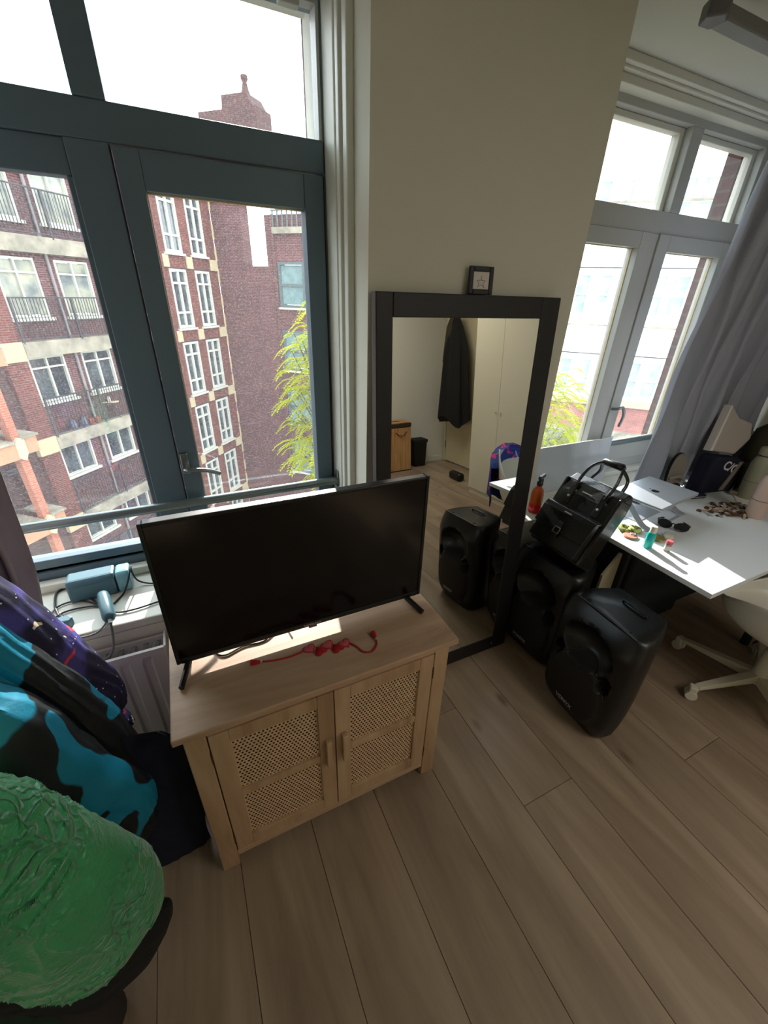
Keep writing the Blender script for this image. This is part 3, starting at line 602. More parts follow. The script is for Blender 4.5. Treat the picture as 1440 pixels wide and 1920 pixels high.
# ================================================================== SPEAKERS
def speaker(label, loc, rz):
    t = thing('loudspeaker', loc, label, 'speaker', None, rz)   # local: front is -x, width along y
    Hh = .60; rows = 56; cols = 44
    def Wd(z):
        u = (z-.30)/.30; s = (1-min(1, abs(u))**7)**(1/3.2) if abs(u) < 1 else 0
        return (.128+.045*min(1, s))*(1-.10*max(0, -u)**2)
    def X(z): # front edge setback near top and bottom
        return .045*max(0, (z-.49)/.11)**1.6+.035*max(0, (.10-z)/.10)**1.5
    def depth(y, z):
        d = 0
        e = (y/.128)**2+((z-.44)/.098)**2      # horn mouth
        if e < 1: d += .085*(1-e)**.7
        r = math.hypot(y/.142, (z-.205)/.172)
        if r < 1.06: d += -.013*max(0, min(1, (1.04-r)*16))-.012*max(0, 1-r*r)
        for sy in (-1, 1):
            q = ((y-sy*.122)/.026)**2+((z-.335)/.042)**2
            if q < 1: d += .06*(1-q)**.5
        d += .022*(abs(y)/.172)**4
        return d
    v = []; f = []; ring = []
    side = [(.05, 1.13), (.09, 1.16), (.15, 1.06), (.21, .90), (.25, .76)]
    for j in range(rows+1):
        z = Hh*(j/rows); z = min(max(z, .0015), Hh-.0015); w = Wd(z); xs = X(z); row = []
        for i in range(cols+1):
            y = w*(-1+2*i/cols); row.append((xs+depth(y, z), y, z))
        for (dx, q) in side: row.append((dx+xs*.6, w*q, z))
        for (dx, q) in reversed(side): row.append((dx+xs*.6, -w*q, z))
        v += row
    n = cols+1+10
    for j in range(rows):
        for i in range(n): f.append((j*n+i, j*n+(i+1) % n, (j+1)*n+(i+1) % n, (j+1)*n+i))
    f.append(tuple(reversed(range(n)))); f.append(tuple(rows*n+i for i in range(n)))
    b = MB(); b.add(v, f); o = b.build('cabinet_shell', 'blackm', t, smooth=True); o.data.materials.append(MT['grille']); o.data.materials.append(MT['void'])
    for p in o.data.polygons:
        c = p.center
        if math.hypot(c.y/.142, (c.z-.205)/.172) < 1.0 and c.x < .05: p.material_index = 1
        for sy in (-1, 1):
            if ((c.y-sy*.122)/.024)**2+((c.z-.335)/.04)**2 < .9 and c.x < .10: p.material_index = 2
    # lip around the woofer grille and the horn mouth
    MB().tube([(depth(.148*math.cos(a), .205+.178*math.sin(a))+X(.205+.178*math.sin(a))-.001, .148*math.cos(a), .205+.178*math.sin(a)) for a in [2*math.pi*k/48 for k in range(49)]], .0028, 6).build('grille_rim', 'black', t, smooth=True)
    MB().tube([(.050, -.15, Hh+.002), (.052, 0, Hh+.002), (.050, .15, Hh+.002)], .004, 8).build('top_seam_bar', 'black', t, smooth=True)
    MB().tube(crom([(.205, .04, Hh-.006), (.205, .03, Hh+.008), (.205, -.06, Hh+.008), (.205, -.07, Hh-.006)], 6), .005, 10).build('carry_handle', 'black', t, smooth=True)
    for yy in (-.13, .13): MB().lathe([(.0, 0), (.006, 0), (.005, .003), (0, .0035)], 10, c=(.075, yy*.8, Hh-.001)).build('screw', 'black', t)
    MB().tube([(.225, -.10, .0), (.255, -.12, .03), (.265, -.115, .12), (.25, -.10, .14)], .012, 8).build('rear_foot', 'black', t, smooth=True)
    MB().tube([(.225, .10, .0), (.255, .12, .03), (.265, .115, .12), (.25, .10, .14)], .012, 8).build('rear_foot', 'black', t, smooth=True)
    text_obj('VONYX', .026, 'silver', Mloc((-.0265, 0, .115), (0, -1, 0), (.02, 0, 1), (-1, 0, .02)), t, sx=1.0, bold=True)
    return t
speaker('black plastic loudspeaker standing alone on the floor nearest the chair, its top catching sunlight', (1.362, .762, 0), R(-3))
speaker('black plastic loudspeaker in the corner by the mirror with the leather bag on top', (1.448, 1.16, 0), R(2))
# ================================================================== LEATHER BAG
t = thing('leather_bag', (1.435, 1.165, .603), 'black leather briefcase with front pocket leaning on top of the rear loudspeaker', 'bag')
un = Vector((0, -1, .0)); wn = Vector((math.sin(R(28)), 0, math.cos(R(28)))); nn = Vector((-math.cos(R(28)), 0, math.sin(R(28))))
t.matrix_world = Mloc((1.512, 1.165, .652), un, nn*-1, wn)     # local x: width, y: backwards, z: up
Wb, Hb, Db = .155, .40, .11
b = MB(); prof = [(0, .0), (-.0, .0)]
sec = [(-.004, 0), (.0, .30), (.018, .36), (.050, Hb), (.075, Hb), (Db-.01, .37), (Db, .31), (Db, 0)]
b.prism(sec, -Wb, Wb, 'x'); b.build('body', 'leather', t, bevel=.012, seg=3)
MB().prism([(-.004, .015), (-.045, .02), (-.048, .17), (-.04, .215), (-.005, .225)], -Wb*.93, Wb*.93, 'x').build('front_pocket', 'leather', t, bevel=.008, seg=3)
MB().prism([(-.006, .228), (-.044, .218), (-.054, .19), (-.055, .10), (-.050, .095), (-.049, .18), (-.038, .208), (-.006, .216)], -Wb*.95, Wb*.95, 'x').build('pocket_flap', 'leather', t, bevel=.004, seg=2)
for q in (-1, 1): MB().box(*sorted((q*Wb+q*.003, q*Wb-q*.012)), .0, Db-.02, .05, .36).build('side_gusset', 'leather', t, bevel=.005)
MB().box(-.013, .013, -.061, -.054, .07, .15).build('buckle_strap', 'leather', t, bevel=.002)
frame_mb(-.018, .018, .088, .120, .004, -.066, -.060).build('buckle', 'steel', t, bevel=.001)
MB().box(-.02, .02, -.058, -.052, .196, .203).build('flap_clasp', 'silver', t, bevel=.001)
for sx in (-1, 1):
    MB().box(sx*.085-.016, sx*.085+.016, -.006, .000, .235, .352).build('strap_patch', 'leather', t, bevel=.003)
    MB().lathe([(0, 0), (.007, 0), (.006, .003), (0, .004)], 10, Mloc((sx*.085, -.006, .275), (1, 0, 0), (0, 0, 1), (0, -1, 0))).build('rivet', 'silver', t)
for (yy, nm) in ((.012, 0), (.085, 1)):
    P = crom([(-.085, yy-.012+.01*nm, .33), (-.088, yy, .40), (-.075, yy+.01, .455), (-.05, .045, .488), (0, .048, .495), (.05, .045, .488), (.075, yy+.01, .455), (.088, yy, .40), (.085, yy-.012+.01*nm, .33)], 6)
    MB().tube(P, .0105, 10, rb=.006).build('handle', 'leather', t, smooth=True)
MB().tube([(-.055, .047, .492), (-.045, .047, .497), (.045, .047, .497), (.055, .047, .492)], [.012, .018, .018, .012], 12).build('handle_grip', 'leather', t, smooth=True)
MB().box(-.034, .022, -.0012, .002, .318, .3235).build('stamp', 'silver', t)
# ================================================================== WHITE BOARD ON THE SILL
t = thing('whiteboard', (2.08, 1.61, .70), 'frameless pale glassy board leaning on the safety bar of the right window', 'board')
t.rotation_euler = (R(-3), 0, 0)
MB().box(-.42, .315, 0, .006, .001, .295).build('panel', 'board', t, bevel=.001)
MB().box(-.42, .315, -.001, .007, .295, .299).box(-.421, .316, -.001, .007, 0, .003).build('edge_strip', 'trimw', t)
MB().lathe([(0, 0), (.010, 0), (.013, .02), (.008, .038), (0, .04)], 12, c=(.325, -.012, .12)).build('hanging_clip', 'black', t, smooth=True)
# ================================================================== SPRAY BOTTLE
t = thing('spray_bottle', (1.655, 1.455, .70), 'amber spray bottle with red liquid and black trigger between mirror and bag', 'bottle', rz=.4)
MB().lathe([(0, 0), (.030, 0), (.033, .01), (.033, .11), (.028, .135), (.014, .155), (.013, .165), (0, .166)], 24).build('bottle', 'amber', t, smooth=True)
MB().lathe([(0, -.0005), (.0335, .008), (.0338, .055), (0, .0551)], 24).build('liquid', 'redliq', t, smooth=True)
MB().lathe([(0, .162), (.016, .162), (.016, .18), (.010, .185), (.009, .20), (0, .20)], 16).build('collar', 'black', t, smooth=True)
MB().box(-.02, .045, -.008, .008, .198, .218).build('nozzle', 'black', t, bevel=.003)
MB().tube(crom([(.018, 0, .20), (.034, 0, .185), (.036, 0, .165), (.044, 0, .150)], 5), .005, 8).build('trigger', 'black', t, smooth=True)
# ================================================================== DESK
DZ = .73
t = thing('desk', (2.55, .98, 0), 'long white desk running to the right wall, crowded with small things', 'desk'); T = Matrix.Translation(-t.location)
MB().box(1.765, 3.40, .585, 1.36, DZ-.024, DZ).build('desktop', 'desk', t, bevel=.0015, M=T)
for (a, c) in ((1.90, 1.28), (3.30, .68), (3.30, 1.28)):
    MB().lathe([(0, 0), (.022, 0), (.022, DZ-.03), (.045, DZ-.026), (0, DZ-.025)], 16, c=(a, c, 0)).build('leg', 'undesk', t, smooth=True, M=T)
MB().lathe([(0, 0), (.022, 0), (.022, DZ-.03), (.045, DZ-.026), (0, DZ-.025)], 16, c=(2.72, .66, 0)).build('leg', 'undesk', t, smooth=True, M=T)
# dark boxes added for the shade under the desk, beige board
o = MB().box(1.99, 2.62, 1.02, 1.37, 0, .56).box(1.98, 2.63, 1.01, 1.375, .50, .58).build('shade_box', 'undesk', bevel=.02, seg=3); tag(o, 'large dark box added for the shade beneath the desk', 'box')
o = MB().box(2.68, 3.25, 1.06, 1.37, 0, .50).box(2.67, 3.26, 1.05, 1.375, .44, .52).build('shade_box', 'undesk', bevel=.02, seg=3); tag(o, 'dark box added for the shade beneath the desk, the one against the right wall', 'box')
p = [onY(x, y, 1.0) for x, y in [(1166, 1033), (1172, 1038), (1160, 1070), (1145, 1112), (1134, 1113), (1128, 1078)]]
MBb = MB(); c0 = [(q.x, q.z) for q in p]; c0 = [(1.80, .66), (1.815, .655), (1.82, .30), (1.80, .02), (1.70, .02), (1.715, .55)]
o = MBb.prism(c0, 1.0, 1.012, 'y').build('card_panel', 'beige'); tag(o, 'beige card panel wedged upright under the desk edge behind the front loudspeaker', 'panel')
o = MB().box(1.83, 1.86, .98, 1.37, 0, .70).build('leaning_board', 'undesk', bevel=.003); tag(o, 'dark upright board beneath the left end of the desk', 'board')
# ---- laptop stand + laptop
rzL = R(7)
t = thing('laptop_stand', (2.15, 1.14, DZ), 'aluminium laptop stand with curved arms under the silver laptop', 'stand', rz=rzL)
MB().box(-.12, .12, -.02, .10, 0, .004).build('base', 'alu', t, bevel=.002)
for sx, nm in ((-.155, 1), (.19, 1)):
    P = crom([(sx, -.10, .002), (sx, -.06, .012), (sx+.0, .0, .06), (sx, .05, .115)], 6); b = MB()
    for i in range(len(P)-1):
        a, c = P[i], P[i+1]; w = .024
        b.add([(a.x-w, a.y, a.z), (a.x+w, a.y, a.z), (c.x+w, c.y, c.z), (c.x-w, c.y, c.z), (a.x-w, a.y, a.z+.004), (a.x+w, a.y, a.z+.004), (c.x+w, c.y, c.z+.004), (c.x-w, c.y, c.z+.004)], [(0, 3, 2, 1), (4, 5, 6, 7), (0, 1, 5, 4), (1, 2, 6, 5), (2, 3, 7, 6), (3, 0, 4, 7)])
    b.build('arm', 'alu', t)
MB().box(-.18, .215, -.105, -.09, 0, .004).box(-.18, .215, -.02, .10, .118, .1205).build('cross_plate', 'alu', t, bevel=.001)
t = thing('laptop', (2.165, 1.145, DZ+.127), 'closed silver laptop lying on the laptop stand', 'laptop', rz=rzL)
MB().box(-.19, .19, -.13, .13, 0, .008).build('base', 'alu', t, bevel=.003, seg=3)
MB().box(-.19, .19, -.13, .13, .0095, .016).build('lid', 'alu', t, bevel=.003, seg=3)
for (a, c) in ((-.16, -.11), (.16, -.11)): MB().lathe([(0, -.006), (.012, -.006), (.012, .001), (0, .001)], 12, c=(a, c, 0)).build('rubber_foot', 'black', t)
b = MB(); poly = []
for k in range(28):
    a = 2*math.pi*k/28; r_ = .020*(1+.06*math.cos(2*a)); X, Y = r_*math.cos(a)*.95, r_*math.sin(a)
    d = math.hypot(X-.024, Y-.003)
    if d < .010: X, Y = .024-(.010)*(.024-X)/max(d, 1e-4), .003+(.010)*(Y-.003)/max(d, 1e-4)
    poly.append((X, Y))
b.prism(poly, .016, .0164); b.prism([(0, .024), (.008, .026), (.010, .036), (.002, .033)], .016, .0164); b.build('emblem', 'logo', t)
# ---- small things on the desk
gp = onZ(1222, 980, DZ)
t = thing('sunglasses', (2.13, .985, DZ), 'black sunglasses lying on the desk in front of the laptop', 'sunglasses', rz=R(-62))
for sx in (-1, 1):
    pts = [(sx*.036+.030*math.cos(a), .006*math.cos(a)*sx, .026+.021*math.sin(a)) for a in [2*math.pi*k/20 for k in range(21)]]
    MB().tube(pts, .0035, 6).build('rim', 'black', t, smooth=True)
    MB().prism([(p[0], p[2]) for p in pts[:-1]], -.001, .001, 'y').build('lens', 'black', t)
    MB().tube(crom([(sx*.066, 0, .036), (sx*.070, .03, .03), (sx*.060, .09, .012), (sx*.045, .125, .004)], 5), .0035, 6).build('temple', 'black', t, smooth=True)
MB().tube([(-.008, 0, .034), (0, -.002, .037), (.008, 0, .034)], .003, 6).build('bridge', 'black', t, smooth=True)
def torusmb(c, R_, r_, tilt=0, az=0, seg=36, wav=0):
    E_ = Euler((tilt, 0, az)).to_matrix(); return MB().tube([Vector(c)+E_ @ Vector((R_*math.cos(a)*(1+wav*math.sin(12*a)), R_*math.sin(a), wav*.6*R_*math.cos(11*a))) for a in [2*math.pi*k/seg for k in range(seg+1)]], r_, 8)
for i, (x, y, l, zz) in enumerate([(1172, 991, 'striped yellow-green hair scrunchie on the desk, the one against the leather bag', .012), (1191, 992, 'striped yellow-green hair scrunchie on the desk, the one nearer the turquoise bottle', .012)]):
    c = onZ(x, y, DZ+zz); o = torusmb(c, .022, .011, R(8), i, wav=.05).build('scrunchie', 'scrunch', smooth=True); tag(o, l, 'scrunchie', 'scrunchies on the desk')
c = onZ(1182, 1005, DZ+.004)
t = thing('silicone_disc', c, 'salmon pink round pouch with small keys on the desk corner by the bag', 'pouch')
MB().lathe([(0, -.004), (.030, -.004), (.034, 0), (.030, .006), (0, .008)], 24).build('disc', 'pinks', t, smooth=True)
torusmb((.012, -.002, .011), .011, .002).build('ring', 'silver', t, smooth=True)
MB().box(.008, .032, -.012, -.006, .008, .011).build('key', 'steel', t)
bt = onZ(1213, 1026, DZ)
t = thing('travel_bottle', bt, 'small turquoise translucent bottle with white cap on the desk edge', 'bottle')
MB().lathe([(0, 0), (.017, 0), (.0195, .004), (.0195, .072), (.015, .082), (0, .083)], 24).build('bottle', 'tealb', t, smooth=True)
MB().lathe([(0, .080), (.0145, .080), (.0145, .112), (.013, .114), (0, .114)], 20).build('cap', 'whitep', t, smooth=True)
bt = onZ(1249, 1033, DZ)
t = thing('vial', bt, 'tiny round vial with a pink and white label on the desk', 'vial')
MB().lathe([(0, 0), (.012, 0), (.0135, .003), (.0135, .036), (.011, .040), (0, .040)], 20).build('vial', 'bottg', t, smooth=True)
MB().lathe([(0, .039), (.0135, .040), (.0135, .056), (0, .057)], 20).build('cap', 'pink', t, smooth=True)
MB().lathe([(.0137, .010), (.0137, .030)], 20).build('label', 'paper', t)
t = thing('earbud_case', onZ(1253, 1009, DZ), 'small glossy white rounded case beside the vial on the desk', 'case', rz=.5)
MB().box(-.030, .030, -.022, .022, 0, .021).build('case', 'whitep', t, bevel=.010, seg=4, smooth=True)
MB().box(-.0302, .0302, -.0222, .0222, .0135, .0140).build('lid_seam', 'bottg', t)
c = onZ(1232, 1010, DZ+.001); b = MB(); v = []; f = []
for j in range(7):
    for i in range(7): v.append((c.x-.035+.012*i, c.y-.03+.01*j, c.z+.004+.006*random.random()))
for j in range(6):
    for i in range(6): f.append((j*7+i, j*7+i+1, (j+1)*7+i+1, (j+1)*7+i))
o = b.add(v, f).build('foil_wrapper', 'foil'); s_ = o.modifiers.new('s', 'SOLIDIFY'); s_.thickness = .001; tag(o, 'crumpled gold foil wrapper on the desk behind the turquoise bottle', 'wrapper')
# trinket heap
t = thing('trinket_heap', (2.66, .99, DZ), 'loose heap of coins, jewellery and brown trinkets spread on the desk right of the laptop', 'trinkets')
tm = [MT['brass'], MT['silver'], mat('brown_trinket', (84, 58, 44), .6), mat('beige_trinket', (180, 160, 134), .5)]
hb_ = [MB() for _ in tm]
for i in range(150):
    u, w = random.gauss(0, .5), random.gauss(0, .5); x = .13*u+.06*w; y = -.045*u+.05*w; x = max(-.20, min(.2, x)); y = max(-.10, min(.1, y)); z = .003+.014*random.random()*max(0, 1-abs(u))
    k = random.randrange(4); E_ = Euler((random.uniform(-.5, .5), random.uniform(-.5, .5), random.uniform(0, 3))).to_matrix().to_4x4(); E_.translation = (x, y, z)
    if random.random() < .6: hb_[k].lathe([(0, -.0016), (.013, -.0016), (.013, .0016), (0, .0016)], 10, E_)
    else: hb_[k].box(-.024, .024, -.005, .005, -.003, .003, E_)
for b, m_ in zip(hb_, tm): o = b.build('trinkets', m_, t); o['kind'] = 'stuff'
t = thing('trinket_tray', onZ(1392, 925, DZ), 'pale open tray with small jewellery on the desk by the wall', 'tray', rz=R(20))
MB().box(-.09, .09, -.06, .06, 0, .006).box(-.09, .09, -.06, -.052, .006, .03).box(-.09, .09, .052, .06, .006, .03).box(-.09, -.082, -.052, .052, .006, .03).box(.082, .09, -.052, .052, .006, .03).build('tray', 'felt', t, bevel=.003)
torusmb((0, .01, .012), .02, .003).build('bracelet', 'brass', t, smooth=True); torusmb((-.03, -.015, .010), .014, .0025).build('bracelet', 'silver', t, smooth=True)
# dark folded cases next to the laptop
t = thing('dark_pouch', (2.62, 1.20, DZ), 'flat black zipped pouch on the desk behind the trinkets', 'pouch', rz=R(-15))
MB().box(-.10, .10, -.035, .035, 0, .028).build('pouch', 'navy', t, bevel=.012, seg=3); MB().box(-.095, .095, -.0355, -.034, .012, .016).build('zip', 'silver', t)
# bottles at the right
def flask(loc, m, s, label, rx=0):
    t = thing('drinking_flask', loc, label, 'flask'); t.rotation_euler = (rx, 0, 0)
    MB().lathe([(0, 0), (.036*s, 0), (.038*s, .006), (.038*s, .17*s), (.030*s, .20*s), (.022*s, .212*s), (0, .212*s)], 28).build('body', m, t, smooth=True)
    MB().lathe([(.0385*s, .088*s), (.0385*s, .092*s)], 28).build('seam', 'felt', t)
    MB().lathe([(0, .212*s), (.024*s, .212*s), (.024*s, .216*s), (0, .216*s)], 24).build('neck_gasket', 'black', t, smooth=True)
    MB().lathe([(0, .216*s), (.027*s, .217*s), (.027*s, .246*s), (.022*s, .252*s), (0, .252*s)], 24).build('cap', m, t, smooth=True)
p = onZ(1412, 968, DZ); flask((p.x, p.y, DZ), 'bott', 1.15, 'tall pale pink steel flask on the desk at the right edge')
flask((p.x+.24, p.y+.16, DZ), 'bottg', 1.25, 'tall grey-green steel flask behind the pale pink flask')
# papers
for i in range(3):
    t = thing('paper_stack', (2.86+.02*i, .985+.01*i, DZ+.0015*i), ['lowest sheet of white paper between tray and pink flask', 'middle sheet of white paper between tray and pink flask', 'top sheet of white paper between tray and pink flask'][i], 'paper', rz=R(18+9*i))
    MB().box(-.05, .07, -.07, .07, 0, .0012).build('sheet', 'paper', t)
# oval fan / slipper shaped grey thing standing by the curtain
t = thing('slipper', (2.50, 1.235, DZ), 'grey felt slipper standing on its toe against the curtain', 'slipper'); t.rotation_euler = (R(-8), R(6), R(-12))
poly = [(.056*math.cos(a)*(1+.10*math.sin(a)), .135+.132*math.sin(a)) for a in [2*math.pi*k/32 for k in range(32)]]
MB().prism(poly, 0, .018, 'y').build('sole', 'felt', t, bevel=.005)
MB().prism([(p[0]*1.06, .135+(p[1]-.135)*1.03) for p in poly], .006, .024, 'y').build('edge', 'blackcloth', t, bevel=.004)
MB().tube(crom([(-.05, -.004, .12), (-.01, -.028, .14), (.04, -.02, .12)], 6), .010, 8).build('strap', 'felt', t, smooth=True)
MB().tube(crom([(-.03, -.004, .075), (0, -.02, .09), (.035, -.012, .07)], 6), .009, 8).build('strap', 'blackcloth', t, smooth=True)
# dark tote bag with a white printed stripe, paper tag
t = thing('tote_bag', (2.84, 1.22, DZ), 'navy tote bag with pale lettering and ribbon on the desk against the curtain', 'bag', rz=R(-10))
MB().prism([(-.13, 0), (.14, 0), (.13, .21), (-.10, .24)], -.05, .05, 'y').build('body', 'navy', t, bevel=.02, seg=3)
text_obj('C/O', .075, 'paper', Mloc((.05, -.052, .165), (.93, 0, -.35), (.35, 0, .93), (0, -1, 0)), t, name='lettering', bold=True)
MB().prism([(.02, .02), (.06, .02), (.13, .20), (.10, .20)], -.056, -.052, 'y').build('ribbon', 'felt', t)
t = thing('canvas_pouch', (2.86, 1.215, DZ+.25), 'pale grey canvas pouch with a white piping on top of the navy tote bag', 'pouch', rz=R(-8)); t.rotation_euler = (R(-10), R(8), R(-8))
MB().prism([(-.15, 0), (.06, -.01), (.16, .09), (.13, .18), (.0, .20), (-.10, .27)], -.02, .02, 'y').build('body', mat('pale_canvas', (176, 166, 158), .9), t, bevel=.012, seg=3)
MB().prism([(-.165, 0), (-.145, -.002), (-.095, .26), (-.108, .265)], -.022, .022, 'y').build('piping', 'paper', t, bevel=.003)
t = thing('dark_vase', (3.05, 1.20, DZ), 'dark rounded jar among the clutter by the right wall', 'jar')
MB().lathe([(0, 0), (.05, 0), (.075, .05), (.07, .12), (.045, .16), (.05, .18), (.045, .18), (0, .17)], 24).build('jar', 'black', t, smooth=True)
t = thing('cloth_sack', (3.26, 1.17, DZ), 'brown-grey cloth sack standing in the corner at the end of the desk', 'sack')
MB().lathe([(0, 0), (.09, 0), (.12, .08), (.12, .22), (.10, .34), (.06, .38), (0, .37)], 18).build('sack', 'olive', t, smooth=True)
# shelf with pale board on right wall
t = thing('wall_shelf', (3.37, 1.05, 1.02), 'pale wall shelf on the right wall above the desk', 'shelf')
MB().box(-.10, .058, -.25, .25, 0, .022).build('board', 'desk', t, bevel=.002); MB().box(-.08, .058, -.18, -.165, -.07, 0).box(-.08, .058, .165, .18, -.07, 0).build('bracket', 'rail', t)
t = thing('shelf_ornament', (3.33, 1.10, 1.042), 'small dark figure on the pale wall shelf', 'ornament')
MB().lathe([(0, 0), (.02, 0), (.012, .02), (.024, .05), (.014, .07), (.018, .085), (0, .10)], 14).build('figure', 'black', t, smooth=True)
# ================================================================== CHAIR
t = thing('swivel_chair', (2.36, .46, 0), 'white swivel tub chair with five castors pushed under the desk', 'chair')
angs = [R(-14+90), R(180-28+4), R(228), R(300), R(8)]
angs = [R(98), R(162), R(234), R(306), R(20)]
for a in angs:
    b = MB(); M_ = Matrix.Rotation(a, 4, 'Z')
    b.add([M_ @ Vector(p) for p in [(.02, -.022, .085), (.02, .022, .085), (.33, .016, .062), (.33, -.016, .062), (.02, -.022, .135), (.02, .022, .135), (.33, .016, .082), (.33, -.016, .082)]], [(0, 3, 2, 1), (4, 5, 6, 7), (0, 1, 5, 4), (1, 2, 6, 5), (2, 3, 7, 6), (3, 0, 4, 7)])
    leg = b.build('leg', 'whitem', t, bevel=.003)
    c = M_ @ Vector((.345, 0, 0)); c2 = M_ @ Matrix.Rotation(random.uniform(-.8, .8), 4, 'Z')
    c2.translation = c
    MB().box(-.018, .018, -.020, .020, .045, .080, c2).build('castor_hood', 'whitem', leg, bevel=.006)
    for sy in (-1, 1):
        MB().lathe([(0, -.008), (.025, -.008), (.027, 0), (.025, .008), (0, .008)], 20, c2 @ Mloc((0, sy*.014, .027), (1, 0, 0), (0, 0, 1), (0, -1, 0))).build('wheel', 'whitep', leg, smooth=True)
MB().lathe([(0, .08), (.04, .08), (.036, .14), (.032, .28), (0, .28)], 24).build('column', 'whitem', t, smooth=True)
MB().lathe([(0, .28), (.024, .28), (.024, .41), (0, .41)], 20).build('gas_spring', 'black', t, smooth=True)
MB().box(-.09, .09, -.09, .09, .40, .425).tube([(.0, 0, .41), (-.20, .03, .40), (-.22, .03, .395)], .006, 8).build('seat_mount', 'black', t, bevel=.004)
v = []; f = []; NS, NR = 56, 13
for i in range(NS):
    a = 2*math.pi*i/NS; back = max(0, -math.sin(a)); front = max(0, math.sin(a)); side_ = abs(math.cos(a))
    rimz = .50+.30*min(1, back*1.5)**1.1+.13*side_**2*(1-back*.6)-.03*front
    for j in range(NR):
        s = j/(NR-1); rr = .275*math.sin(min(1, s*1.45)*math.pi/2)+.035*max(0, s-.6); z = .43+(rimz-.43)*max(0, (s-.45)/.55)**1.15
        v.append((rr*math.cos(a), rr*math.sin(a)*1.0-.02-.05*back*max(0, s-.5), z+.012*(1-s)))
for i in range(NS):
    for j in range(NR-1):
        a, b_ = i*NR+j, ((i+1) % NS)*NR+j; f.append((a, b_, b_+1, a+1))
o = MB().add(v, f).build('shell', 'whitep', t, smooth=True); s_ = o.modifiers.new('s', 'SOLIDIFY'); s_.thickness = .008; s_.offset = 1
# garment over the chair back
v = []; f = []
NU, NV = 40, 30
for j in range(NV+1):
    q = j/NV
    for i in range(NU+1):
        u = -1+2*i/NU; a = R(270)+u*R(62)
        if q < .35: rr = .285-.02; z = .79-.30*(.35-q)/.35*.5; rr = .255; z = .66+.17*(q/.35)
        else: rr = .335+.02*math.sin(u*9)*(q-.35)*2; z = .83-(q-.35)/.65*(.42+.10*math.sin(u*3+1))
        if .25 < q < .45: z = max(z, .825-.12*u*u+.012*math.cos((q-.35)*30))
        z -= .12*u*u*(1 if q >= .25 else q/.25)
        v.append((rr*math.cos(a), rr*math.sin(a)-.07, z+.004*math.sin(u*23+q*9)))
for j in range(NV):
    for i in range(NU): f.append((j*(NU+1)+i, j*(NU+1)+i+1, (j+1)*(NU+1)+i+1, (j+1)*(NU+1)+i))
ob = MB().add([(x+2.36, y+.46, z) for x, y, z in v], f).build('printed_jacket', 'unicorn', smooth=True); s_ = ob.modifiers.new('s', 'SOLIDIFY'); s_.thickness = .006
tag(ob, 'purple and pink printed jacket draped over the back of the white swivel chair', 'jacket')
# ================================================================== GARMENTS ON THE LEFT
def garment(name, rows, d, m, label, thick=.6, noise_amp=.012, nscale=9, par=None, fine=0, nrow=46, seg=56, loc=None, cat='garment', ridge=False, group=None, sub=None):
    """rows: (upper edge point, lower edge point) in the plane Y=d (or per-row Y); elliptical lofted folds between them"""
    A, B = [], []
    for r_ in rows:
        dd = r_[2] if len(r_) > 2 else d
        A.append(onY(*r_[0], dd)); B.append(onY(*r_[1], dd))
    n = max(2, nrow//(len(rows)-1)); A = crom(A, n); B = crom(B, n); v = []; f = []; N = len(A)
    for i in range(N):
        c = (A[i]+B[i])*.5; h = (A[i]-B[i])*.5
        t_ = ((A[min(i+1, N-1)]+B[min(i+1, N-1)])-(A[max(i-1, 0)]+B[max(i-1, 0)])).normalized()
        vr = (c-Vector((0, 0, CAMH))).normalized(); nv = (vr-h*(vr.dot(h)/max(h.length_squared, 1e-9))).normalized(); L = h.length*thick if not isinstance(thick, tuple) else thick[0]
        L = min(L, .16)
        for k_ in range(seg):
            a = 2*math.pi*k_/seg; p = c+h*math.cos(a)+nv*L*math.sin(a)
            q = mnoise.noise(p*nscale)*noise_amp
            if ridge:
                w_ = 1-abs(mnoise.noise(Vector((p.x*24, p.y*24, p.z*13))+Vector((3, 1, 7))*1.0)*2.2); q += fine*max(0, w_)**5*max(0, mnoise.noise(p*5+Vector((4, 4, 4)))*1.6+.35)
                w_ = 1-abs(mnoise.noise(Vector((p.x*11, p.y*11, p.z*24))+Vector((9, 4, 2)))*2.2); q += fine*1.1*max(0, w_)**6*max(0, mnoise.noise(p*6)*1.6+.3)
            elif fine: q += fine*math.sin(14*a+8*mnoise.noise(p*6)+i*.12)
            o_n = (h.normalized()*math.cos(a)*(L/max(h.length, 1e-4))+nv*math.sin(a)).normalized()
            v.append(p+o_n*q)
    for i in range(N-1):
        for k_ in range(seg): f.append((i*seg+k_, i*seg+(k_+1) % seg, (i+1)*seg+(k_+1) % seg, (i+1)*seg+k_))
    c0 = len(v); v.append((A[0]+B[0])*.5); v.append((A[-1]+B[-1])*.5)
    for k_ in range(seg): f.append((c0, (k_+1) % seg, k_)); f.append((c0+1, (N-1)*seg+k_, (N-1)*seg+(k_+1) % seg))
    b = MB().add(v, f)
    if par is None:
        o = b.build(name, m, smooth=True); tag(o, label, cat, group)
    else: o = b.build(name, m, par, smooth=True, M=par.matrix_world.inverted() if False else Matrix.Translation(-par.location))
    for p in o.data.polygons: p.use_smooth = True
    if sub: s_ = o.modifiers.new('s', 'SUBSURF'); s_.levels = sub; s_.render_levels = sub
    return o
rk = thing('clothes_rack', (-.78, .85, 0), 'black metal clothes rack at the left edge holding the coats', 'rack'); T = Matrix.Translation(-rk.location)
MB().tube([(-.78, .25, 1.62), (-.78, 1.12, 1.62)], .012, 10).build('rail', 'black', rk, M=T)
